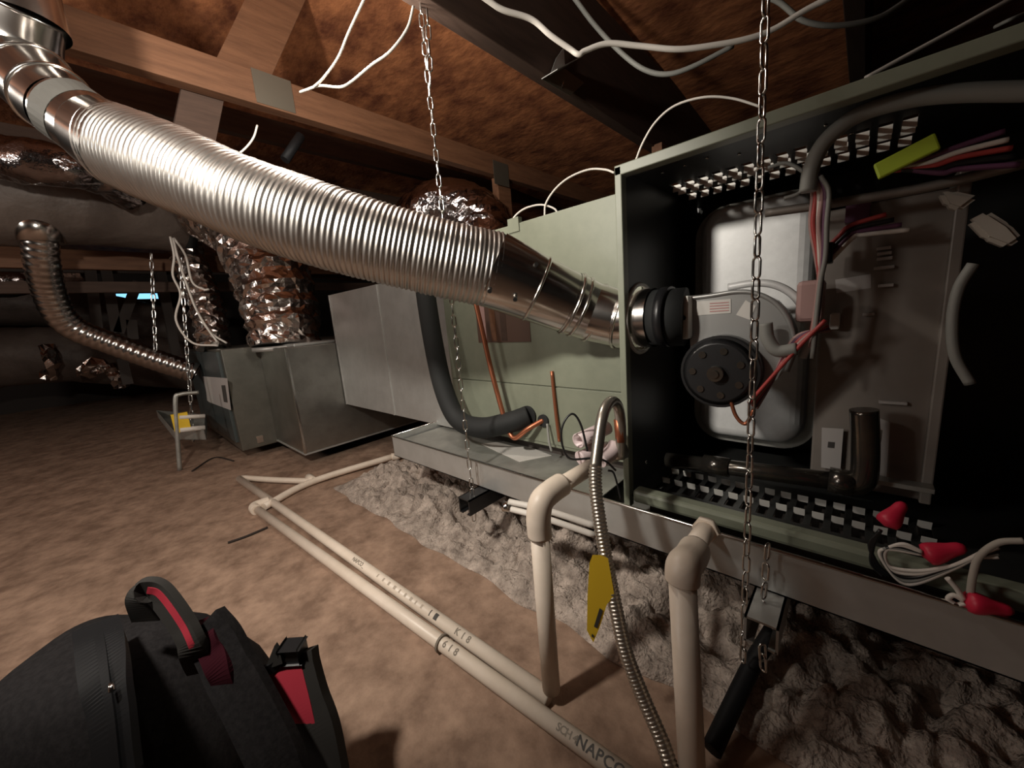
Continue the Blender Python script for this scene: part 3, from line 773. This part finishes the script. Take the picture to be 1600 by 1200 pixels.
chain('bright zinc chain hanging left of the furnace over the flue', [
    [(cl_.x, .545, 1.215), (cl_.x, .545, .196)],
    [(cl_.x + .02, .545, 1.19), (cl_.x + .012, .545, 1.10), (cl_.x + .004, .545, 1.06)],
    [(cl_.x + .018, .53, .205), (cl_.x + .02, .525, .12)]], LM, .0242)
cr_ = PY(1166, 880, .54)
chain('bright zinc chain hanging in front of the open furnace', [
    [(cr_.x, .54, 1.23), (cr_.x, .54, .08)],
    [(cr_.x + .022, .55, .275), (cr_.x + .02, .545, .16)],
    [(cr_.x + .028, .50, .155), (cr_.x + .03, .50, .125)]], LM, .0242)
for (a, b, xx, lab) in (((236, 395), (244, 560), -2.75, 'thin dark chain left of the tangled white wires'), ((282, 400), (302, 690), -2.62, 'chain hanging at the dark fronted cabinet')):
    chain(lab, [[PX(*a, xx), PX(*b, xx)]], LMF, .042)
# strut channels that carry the pan
def strut(label, a, b, m, w=.021):
    a, b = V(a), V(b); d = (b - a).normalized(); t = thing('strut_channel', label, 'strut', (a + b) / 2 + V((0, 0, -w)), 'strut channels')
    c = (a + b) / 2; hl = (b - a) / 2; s = V((0, 0, 1)).cross(d).normalized()
    obj('web_plate', obox(bmesh.new(), c + V((0, 0, w - .0015)), hl, s * w, V((0, 0, .0015))), m, t)
    for k in (-1, 1):
        obj('flange', obox(bmesh.new(), c + s * (k * (w - .0015)), hl, s * .0015, V((0, 0, w))), m, t)
        obj('lip', obox(bmesh.new(), c + s * (k * (w - .006)) + V((0, 0, -w + .001)), hl, s * .005, V((0, 0, .0015))), m, t)
    return t
strut('dark strut channel under the pan at the left chain', (cl_.x + .014, .505, .168), (cl_.x + .014, 1.34, .168), 'black_plastic', .019)
strut('zinc strut channel under the pan at the chain before the furnace', (cr_.x + .025, .505, .168), (cr_.x + .025, 1.34, .168), 'galv', .019)

# ------------------------------------------------------------------ drain pipes
PR = .0128
def pipe(nm, a, b, r, m, par, seg_=20):
    bm = bmesh.new(); cyl(bm, a, b, r, seg_); return obj(nm, bm, m, par, True)
def coupling(a, b, r, m, par, nm='coupling'):
    a, b = V(a), V(b); bm = bmesh.new(); d = (b - a).normalized()
    tube(bm, [a, a, a + d * .002, b - d * .002, b, b], lambda i, s: (r - .004, r - .001, r, r, r - .001, r - .004)[i], 22); return obj(nm, bm, m, par)
zf = PR + .002
lowA, lowB = PZ(398, 793, zf), PZ(990, 1222, zf)
low = thing('drain_pipe', 'lower white plastic pipe lying along the floor with bold black print', 'pipe', lowA.lerp(lowB, .5) + V((0, 0, -zf)))
pipe('pipe', lowA, lowB, PR, 'pvc', low)
ldir = (lowB - lowA).normalized()
def onlow(px): 
    k = min(range(2001), key=lambda i: abs(proj_x(lowA.lerp(lowB, i / 2000)) - px)); return lowA.lerp(lowB, k / 2000)
def proj_x(p):
    q = V(p) - O; c = AX * q.x + AY * q.y + AZ * q.z; return c.x / c.z * F + 800
c = onlow(690); coupling(c - ldir * .035, c, PR + .0035, 'pvc', low)
c = onlow(420); coupling(c - ldir * .06, c, PR + .004, 'pvc', low)
obj('glue_smear', tube(bmesh.new(), [onlow(690), onlow(692.5)], PR + .0038, 20), 'ink_faint', low)
bsize = .0185
text_on_pipe('print', 'NAPCO_', bsize, onlow(905), ldir, PR, -.45, 'ink', low, 'bold black lettering', 1.1)
text_on_pipe('print', 'SCH 4', bsize * .72, onlow(874), ldir, PR, -.50, 'ink_faint', low, spread=.9)
text_on_pipe('print', '6 1 8', bsize * .9, onlow(697), ldir, PR, -.45, 'ink_faint', low, spread=1.1)
upA, upB = PZ(374, 748, zf), PZ(858, 1090, zf)
upp = thing('drain_pipe', 'upper white plastic floor pipe that turns up into a riser by the furnace', 'pipe', upA.lerp(upB, .5) + V((0, 0, -zf)))
pipe('pipe', upA, upB, PR, 'pvc', upp)
udir = (upB - upA).normalized()
def onup(px):
    k = min(range(2001), key=lambda i: abs(proj_x(upA.lerp(upB, i / 2000)) - px)); return upA.lerp(upB, k / 2000)
c = onup(527); coupling(c - udir * .045, c, PR + .0035, 'pvc', upp)
coupling(upA - udir * .0, upA + udir * .05, PR + .004, 'pvc', upp)
text_on_pipe('print', 'NAPCO_', bsize * .72, onup(556), udir, PR, -.5, 'ink_faint', upp, spread=1.05)
text_on_pipe('print', 'K 1 8', bsize * .9, onup(716), udir, PR, -.5, 'ink_faint', upp, spread=1.1)
bm = bmesh.new()
for k, w in ((0, .0025), (1, .010)):
    c = onup(676 + k * 7); 
    for a_ in range(6):
        a1, a2 = -.95 + a_ * .16, -.95 + (a_ + 1) * .16
        s_ = V((0, 0, 1)).cross(udir).normalized(); up_ = V((0, 0, 1))
        vs = [bm.verts.new(c + udir * x + (s_ * math.sin(a) + up_ * math.cos(a)) * (PR + .0003)) for x, a in ((0, a1), (w, a1), (w, a2), (0, a2))]
        bm.faces.new(vs)
obj('certification_mark', bm, 'ink', upp)
faint = None
for k in range(9):
    c = onup(594 + k * 8.5)
    s_ = V((0, 0, 1)).cross(udir).normalized(); up_ = V((0, 0, 1)); bm = bmesh.new()
    for a_ in range(3):
        a1, a2 = -.75 + a_ * .2, -.75 + (a_ + 1) * .2
        bm.faces.new([bm.verts.new(c + udir * x + (s_ * math.sin(a) + up_ * math.cos(a)) * (PR + .0002)) for x, a in ((0, a1), (.004 + .005 * (k * 37 % 7) / 7, a1), (.004 + .005 * (k * 37 % 7) / 7, a2), (0, a2))])
    obj('worn_print', bm, 'ink_worn', upp)
# riser
rb = PZ(862, 1085, zf); rb.z = zf; RT = .335
coupling(rb + V((0, 0, -zf + .001)), rb + V((0, 0, .032)), PR + .0045, 'pvc', upp, 'elbow')
pipe('riser', rb + V((0, 0, .01)), V((rb.x, rb.y, RT - .04)), .0138, 'pvc', upp)
tz = PY(912, 722, rb.y + .13); tgt = V((rb.x + .01, rb.y + .13, RT + .012))
obj('elbow', T([V((rb.x, rb.y, RT - .048)), V((rb.x, rb.y, RT - .02)), V((rb.x + .001, rb.y + .008, RT + .002)), V((rb.x + .002, rb.y + .03, RT + .008)), V((rb.x + .003, rb.y + .055, RT + .009))], PR + .0048, 20), 'pvc', upp, label='smooth elbow')
pipe('arm', V((rb.x + .002, rb.y + .03, RT + .008)), tgt, PR * .98, 'pvc', upp)
coupling(tgt + V((0, -.03, -.002)), tgt + V((.004, .03, .004)), PR + .005, 'pvc_primer', upp)
trap = obj('trap', T([tgt + V((.004, .02, .004)), tgt + V((.010, .045, .010)), tgt + V((.012, .06, .02))], PR, 16), 'pvc_primer', upp, label='purple primed trap fitting')
oc = D(903, 689, .62); oe = D(948, 668, .66)
bm = hollow(bmesh.new(), oc, oe, .0125, .0102); cyl(bm, oc.lerp(oe, .35), oc.lerp(oe, .37), .0103, 20); obj('open_tee', bm, 'pvc_primer', upp, True, label='open pale pipe end')
obj('tee_neck', T([D(926, 684, .645), D(922, 712, .64)], .0095, 14, 2), 'pvc_primer', upp)
obj('trap_body', T([D(905, 716, .625), D(930, 706, .64), D(948, 700, .66)], .0115, 16), 'pvc_primer', upp)
# cross branch
br = thing('drain_pipe', 'white pipe branching across the floor to the pan corner', 'pipe', PZ(490, 755, 0))
p0, p1 = onlow(402), V((-1.50, .80, .045)); p0 = p0 + V((0, .02, 0))
pm = PZ(490, 752, zf)
obj('pipe', T([p0, pm, PZ(618, 712, zf + .01)], PR, 16), 'pvc', br)
obj('elbow', T([PZ(612, 714, zf + .01), PZ(622, 711, zf + .012), PZ(622, 711, zf + .012) + V((0, .01, .06))], PR + .003, 14), 'pvc', br)
coupling(pm - V((.0, .03, 0)), pm + V((0, .03, 0)), PR + .004, 'pvc', br)
obj('return_pipe', T([upA + V((0, .01, 0)), upA.lerp(pm, .5), pm], PR * .9, 14), 'pvc', br)
obj('elbow', T([lowA + V((.03, -.002, 0)), lowA + V((-.006, 0, 0)), lowA + V((-.012, .02, 0)), lowA.lerp(pm, .22) + V((0, .0, 0))], PR + .004, 16), 'pvc', br)
obj('tee_end', T([pm, pm + V((-.05, .0, .005))], PR + .003, 12, 2), 'pvc', br)
# right riser
RX = D(1066, 930, .45); q = D(1088, 1215, .45)
rr_ = thing('drain_riser', 'white plastic riser with elbow standing before the furnace pan', 'pipe', V((RX.x + .01, RX.y, 0)))
rx, ry = RX.x + .004, RX.y - .004
rbm = D(1084, 1195, .452)
pipe('pipe', V((rbm.x, rbm.y, .0)), V((RX.x, RX.y, RX.z + .02)), .0155, 'pvc', rr_)
coupling(V((RX.x, RX.y, RX.z - .02)), V((RX.x, RX.y, RX.z + .028)), .0215, 'pvc', rr_, 'socket')
obj('elbow', T([V((RX.x, RX.y, RX.z + .02)), V((RX.x, RX.y + .004, RX.z + .036)), D(1078, 873, .475), D(1085, 860, .50)], .0195, 20), 'pvc', rr_)
cA, cB = D(1080, 866, .49), D(1086, 852, .535)
coupling(cA, cA.lerp(cB, .55), .0225, 'pvc', rr_, 'socket')
coupling(cA.lerp(cB, .4), cB, .019, 'pvc', rr_, 'adapter')
obj('pan_nipple', T([cB, V((cB.x, .575, cB.z))], .014, 16, 2), 'pvc', rr_)
obj('lock_nut', T([V((cB.x, .560, cB.z)), V((cB.x, .569, cB.z))], .019, 6, 1), 'pvc', rr_)

# ------------------------------------------------------------------ gas connector with yellow tag
gp = [D(1056, 1225, .46), D(1035, 1160, .475), D(1005, 1090, .49), D(978, 1020, .50), D(962, 950, .51), D(950, 890, .52), D(938, 820, .535), D(930, 750, .55), D(935, 690, .565), D(943, 645, .58), D(955, 627, .60), D(966, 637, .62), D(970, 670, .63), D(968, 720, .64)]
path = resample(catmull(gp, 12), .0011)
gc = thing('gas_connector', 'corrugated steel gas connector looping down with a yellow tag', 'gas line', path[0])
n_ = len(path)
cut = int(n_ * .62)
obj('corrugated_hose', tube(bmesh.new(), path[:cut], lambda i, s: .0092 + .0008 * math.sin(s * 2 * math.pi / .0050), 14), 'steel_flex', gc)
obj('smooth_loop', tube(bmesh.new(), path[cut - 3::6], .0088, 14), 'steel_flex', gc, label='smooth pale loop at the top')
obj('brass_fitting', T([D(967, 655, .628), D(970, 690, .632)], .0085, 6, 2), 'copper', gc)
obj('shutoff_valve', T([D(946, 712, .655), D(975, 702, .665)], .016, 8, 2), 'galv_dull', gc)
poly = [D(x, y, .505) for x, y in ((921, 880), (926, 867), (938, 867), (950, 872), (960, 930), (948, 945), (937, 980), (927, 1004), (917, 985), (918, 930))]
c = D(935, 930, .505); nrm = (O - c).normalized()
tg = obj('warning_tag', prism(bmesh.new(), poly, -nrm * .0012), 'tag_yellow', gc, label='yellow plastic warning tag')
for qd in (((937, 950), (942, 954), (933, 982), (928, 979)), ((925, 990), (928, 993), (927, 997), (924, 994))):
    obj('tag_print', prism(bmesh.new(), [D(x, y, .5045) for x, y in qd], nrm * .0004), 'ink', tg)
bl = obj('control_wire', T([D(918, 705, .60), D(908, 665, .60), D(896, 647, .60), D(884, 655, .60), D(877, 675, .60), D(880, 700, .60), D(892, 717, .60), D(925, 716, .60), D(945, 720, .60), D(962, 735, .61)], .0018, 6), 'black_plastic')
tag(bl, 'thin black wire looped around the open drain tee', 'wire')
bl = obj('control_wire', T([D(950, 735, .62), D(958, 738, .62), D(964, 755, .62), D(970, 780, .62)], .0018, 6), 'black_plastic')
tag(bl, 'thin black wire dangling under the shutoff valve', 'wire')
cd_ = thing('conduit', 'pair of pale conduits poking out under the pan beside the left chain', 'conduit', D(800, 790, .72))
for y_ in (0, 12):
    obj('pipe', T([D(796, 784 + y_ * .9, .74), D(850, 796 + y_ * 1.1, .70), D(930, 822 + y_ * 1.2, .69)], .006, 10), 'wire_white', cd_)
obj('end_fitting', T([D(786, 791, .745), D(798, 792, .74)], .010, 8, 1), 'zinc', cd_)

# ------------------------------------------------------------------ cables
def cable(nm, pts, r, m, lab, cat='cable', up=''):
    def top(p, q):
        d_ = (p - q).normalized(); m = p + d_ * .14; e = p + d_ * .34
        return m, V((e.x, e.y, deckz(e.y) - .003))
    if 's' in up: pts = list(top(pts[0], pts[1]))[::-1] + pts
    if 'e' in up: pts = pts + list(top(pts[-1], pts[-2]))
    return tag(obj(nm, T(pts, r, 8), m), lab, cat)
cable('thermostat_wire', [D(572, -8, .62), D(545, 50, .64), D(528, 90, .66), D(505, 122, .68), D(490, 136, .69)], .0022, 'wire_white', 'thin white wire dropping from the top centre to the lit beam', 'wire', 's')
cable('thermostat_wire', [D(646, 10, .66), D(636, 45, .66), D(610, 80, .66), D(580, 102, .67), D(550, 127, .68), D(532, 136, .68), D(500, 134, .69), D(480, 140, .70), D(469, 144, .72)], .0022, 'wire_white', 'thin white wire from the chain top to the lit beam', 'wire')
cable('power_cable', [D(750, -8, .60), D(785, 15, .62), D(830, 30, .64), D(860, 55, .65), D(890, 76, .66), D(904, 85, .66), D(915, 79, .66), D(950, 68, .66), D(1000, 72, .66), D(1060, 77, .65), D(1120, 70, .64), D(1170, 60, .63), D(1210, 45, .62), D(1260, 15, .60), D(1310, -10, .58)], .0046, 'wire_white', 'thick white cable swagging across the top above the furnace', up='se')
cable('power_cable', [D(895, -6, .95), D(930, 40, .95), D(970, 82, .94), D(1005, 108, .93), D(1040, 116, .92), D(1080, 105, .91), D(1145, 72, .90)], .0058, 'wire_grey', 'dull grey cable hanging behind the thick white cable', up='s')
cable('power_cable', [D(1220, 5, .7), D(1255, 32, .7), D(1305, 40, .7), D(1370, 28, .7), D(1425, -5, .7)], .0045, 'wire_grey', 'dark cable sagging at the top right', up='se')
cable('power_cable', [D(1352, 122, .62), D(1420, 85, .60), D(1500, 42, .58), D(1590, -8, .56)], .0032, 'wire_white', 'straight white cable rising from the furnace top to the right', up='e')
cable('power_cable', [D(1555, 42, .62), D(1580, 30, .6), D(1620, 14, .6)], .003, 'wire_grey', 'short grey cable end at the top right corner')
cable('thermostat_wire', [D(993, 252, .80), D(1005, 222, .78), D(1025, 190, .76), D(1055, 165, .74), D(1100, 152, .72), D(1145, 154, .71), D(1192, 168, .70)], .0022, 'wire_white', 'thin white wire arching from the furnace corner to the chain', 'wire')
cable('thermostat_wire', [D(851, 338, .95), D(853, 318, .94), D(868, 295, .92), D(890, 277, .90), D(920, 265, .88), D(945, 265, .86), D(960, 270, .84)], .0024, 'wire_white', 'white wire arching over the coil case top', 'wire')
cable('thermostat_wire', [D(797, 356, .98), D(803, 340, .97), D(820, 326, .96), D(845, 320, .95), D(866, 326, .94), D(872, 336, .94)], .0024, 'wire_white', 'low white wire loop at the coil case corner', 'wire')
cable('thermostat_wire', [D(402, 196, .92), D(396, 215, .9), D(383, 232, .88), D(363, 248, .86)], .0022, 'wire_white', 'short white wire end above the corrugated flue', 'wire')
bx = tag(obj('pipe_strap', T([D(470, 212, 1.15), D(445, 250, 1.12)], .013, 8, 2), 'bag_trim'), 'short black strap hanging above the corrugated flue', 'strap')
for i, pts in enumerate((((266, 370), (272, 400), (270, 430), (282, 460), (275, 500), (300, 535), (340, 540)), ((270, 372), (280, 410), (292, 445), (305, 480), (322, 510), (340, 535)),
                         ((272, 372), (290, 400), (300, 440), (318, 452), (326, 452)), ((268, 375), (285, 425), (310, 490), (330, 520), (354, 536)))):
    cable('thermostat_wire', [D(x, y, 1.82 + .02 * i) for x, y in pts], .0048, 'wire_white', ('leftmost white wire hanging in the tangle over the dark fronted cabinet', 'long straight white wire in the tangle over the dark fronted cabinet', 'white wire with a hooked end in the tangle over the cabinet', 'white wire reaching furthest right in the tangle over the cabinet')[i], 'wire')
# hanger bracket on the deep beam
hb = thing('joist_hanger', 'small zinc bracket sticking out from the deep brown roof beam', 'bracket', PX(872, 115, -.645))
HQ = lambda x, y: PX(x, y, -.645)
obj('plate', prism(bmesh.new(), [HQ(880, 75), HQ(882, 105), HQ(858, 120), HQ(868, 92)], (.002, 0, 0)), 'galv', hb)
obj('flange', prism(bmesh.new(), [HQ(882, 105), HQ(846, 124), HQ(846, 124) + V((.05, 0, 0)), HQ(882, 105) + V((.05, 0, 0))], (0, 0, .002)), 'galv', hb)
obj('lower_plate', prism(bmesh.new(), [HQ(846, 124), HQ(882, 108), HQ(912, 130), HQ(890, 150)], (.002, 0, 0)), 'gusset', hb)
obj('nail', T([HQ(880, 128), HQ(877, 138)], .003, 6, 1), 'zinc', hb)

# ------------------------------------------------------------------ blown insulation under the unit
bm = bmesh.new(); nx, ny = 420, 180
IX0, IX1, IY0, IY1 = -1.46, 1.3, .50, 1.75
grid = []
for i in range(nx + 1):
    row = []
    for j in range(ny + 1):
        u_, v_ = i / nx, (j / ny) ** 1.25
        x = IX0 + (IX1 - IX0) * u_; y = IY0 + (IY1 - IY0) * v_ + .018 * noise.noise(V((x * 9, 3.1, 0)))
        e = min(1.0, v_ / .12) * min(1.0, u_ / .05)
        e = e ** .6
        h = .060 + .025 * noise.noise(V((x * 3, y * 3, 1))) + .026 * noise.noise(V((x * 9, y * 9, 4))) + .030 * noise.noise(V((x * 26, y * 26, 7))) + .020 * noise.noise(V((x * 50, y * 50, 2)))
        h += .050 * abs(noise.noise(V((x * 13, y * 13, 5)))) + .034 * abs(noise.noise(V((x * 31, y * 31, 8)))) - .026
        h = max(.004, min(.15, h)) * e + .001
        row.append(bm.verts.new((x + .008 * noise.noise(V((x * 30, y * 30, 9))), y, h)))
    grid.append(row)
for i in range(nx):
    for j in range(ny): bm.faces.new((grid[i][j], grid[i + 1][j], grid[i + 1][j + 1], grid[i][j + 1])).smooth = True
ins = obj('insulation', bm, 'insulation'); tag(ins, 'fluffy pale loose insulation spread under the furnace pan', 'insulation', kind='stuff')
# scraps on the floor
for pts, lab in ((((356, 848), (385, 838), (418, 824)), 'dark twig of debris left of the floor pipes'), (((300, 736), (335, 715), (365, 720)), 'dark bent wire lying under the far cabinet')):
    tag(obj('debris', T([PZ(x, y, .004) for x, y in pts], .0035, 6), 'twig'), lab, 'debris')
bs = tag(obj('support_leg', T([PY(1208, 985, .60), PY(1172, 1045, .56), PZ(1112, 1172, .02)], .012, 10), 'bag_trim'), 'black foam sleeve slanting from the zinc strut channel to the floor', 'pipe sleeve')

# ------------------------------------------------------------------ backpack
rt = V((right.x, right.y, 0)).normalized(); nr = V((-fwd.x, -fwd.y, 0)).normalized(); UZ = V((0, 0, 1))
BC = D(215, 1130, .50); BC = V((BC.x, BC.y, 0))
bag = thing('backpack', 'black backpack with red trimmed straps on the floor at lower left', 'backpack', BC)
def superring(bm, c, w, d, n_=40, e=.58, tilt=0.0):
    vs = []
    for k in range(n_):
        a = 2 * math.pi * k / n_; ca, sa = math.cos(a), math.sin(a)
        x = math.copysign(abs(ca) ** e, ca) * w; y = math.copysign(abs(sa) ** e, sa) * d
        vs.append(bm.verts.new(c + rt * x + nr * y + UZ * (tilt * x)))
    return vs
prof = [(0.0, .150, .085, -.01), (.02, .165, .11, -.01), (.08, .168, .115, -.012), (.13, .152, .11, -.018), (.175, .128, .095, -.022), (.205, .108, .082, -.024), (.226, .082, .065, -.022), (.237, .045, .04, -.018), (.240, .01, .01, -.018)]
bm = bmesh.new(); rings = []
for z, w, d_, sh in prof:
    rings.append(superring(bm, BC + UZ * z + rt * sh, w, d_))
for a, b in zip(rings, rings[1:]):
    for k in range(40): bm.faces.new((a[k], a[(k + 1) % 40], b[(k + 1) % 40], b[k])).smooth = True
bm.faces.new(rings[0][::-1]); bm.faces.new(rings[-1])
for v in bm.verts:
    v.co += (v.co - (BC + UZ * .15)).normalized() * .012 * noise.noise(v.co * 9)
bmesh.ops.recalc_face_normals(bm, faces=bm.faces)
body = obj('body', bm, 'bag_black', bag)
def DB(px, py, d=.46): return D(px, py, d)
def ribbon(pts, w, th, across=None):
    """flat strap along pts: width w across, thickness th"""
    path = catmull(pts, 10); bm = bmesh.new(); prev = None
    for i, p in enumerate(path):
        t = (path[min(i + 1, len(path) - 1)] - path[max(0, i - 1)]).normalized()
        a = (across - t * across.dot(t)).normalized() if across is not None else t.cross(UZ).normalized()
        n_ = t.cross(a)
        q = [bm.verts.new(p + a * sx * w / 2 + n_ * sy * th / 2) for sx, sy in ((-1, -1), (1, -1), (1, 1), (-1, 1))]
        if prev:
            for k in range(4): bm.faces.new((prev[k], prev[(k + 1) % 4], q[(k + 1) % 4], q[k]))
        else: bm.faces.new(q[::-1])
        prev = q
    bm.faces.new(prev); bmesh.ops.recalc_face_normals(bm, faces=bm.faces); return bm
# zipper placket on the body front
zp = [(150, 978, .452), (158, 1010, .415), (166, 1060, .385), (176, 1120, .368), (186, 1215, .352)]
zpp = [D(x, y, d_) for x, y, d_ in zp]
obj('zipper_band', ribbon(zpp, .038, .008, rt), 'bag_trim', bag)
obj('zipper', ribbon([p + (O - p).normalized() * .006 for p in zpp], .007, .004, rt), 'bag_trim', body)
obj('zipper_pull', T([D(173, 1068, .37), D(175, 1080, .366)], .0025, 6, 1), 'zinc', body)
# grab loop with red stripe
lp = [D(232, 966, .455), D(222, 935, .445), D(232, 922, .445), D(252, 930, .445), D(285, 975, .44), D(303, 1012, .437), D(318, 1045, .46)]
hd = obj('grab_handle', ribbon(lp, .030, .009, (rt * .8 + UZ * .55).normalized()), 'bag_strap', bag)
obj('stripe', ribbon([p + (O - p).normalized() * .0055 + UZ * .001 for p in lp[2:]], .009, .003, (rt * .8 + UZ * .55).normalized()), 'bag_red', hd, label='red stripe')
s1 = [D(318, 978, .455), D(340, 1005, .45), D(362, 1050, .44), D(385, 1090, .43), D(430, 1180, .41), D(450, 1240, .40)]
ss = obj('shoulder_strap', ribbon(s1, .052, .014, rt), 'bag_black', bag)
obj('lining', ribbon([D(312, 978, .47), D(322, 990, .452), D(334, 1015, .446), D(350, 1052, .436), D(366, 1090, .445)], .026, .014, rt), 'bag_red_dark', ss)
s2 = [D(458, 1022, .475), D(462, 1050, .47), D(475, 1100, .46), D(492, 1150, .45), D(505, 1220, .44)]
sp = obj('shoulder_strap', ribbon(s2, .056, .016, rt), 'bag_strap', bag)
obj('lining', ribbon([p + (O - p).normalized() * .010 - rt * .008 for p in [D(456, 1036, .475), D(463, 1070, .468), D(475, 1120, .458), D(486, 1172, .45)]], .040, .005, rt), 'bag_red', sp, label='red strap lining')
obj('webbing', ribbon([D(366, 1040, .45), D(390, 1048, .455), D(420, 1046, .46), D(445, 1028, .465)], .013, .003, UZ), 'bag_trim', bag)
bm = bmesh.new(); obox(bm, D(458, 1018, .47), rt * .012, nr * .008, UZ * .010, .003); obj('buckle', bm, 'black_plastic', bag, label='black plastic buckle')
bm = bmesh.new(); prism(bm, [D(x, y, .465) for x, y in ((422, 1030), (433, 1003), (443, 1018), (446, 1030), (430, 1036))], nr * .006); obj('strap_end', bm, 'bag_strap', bag)
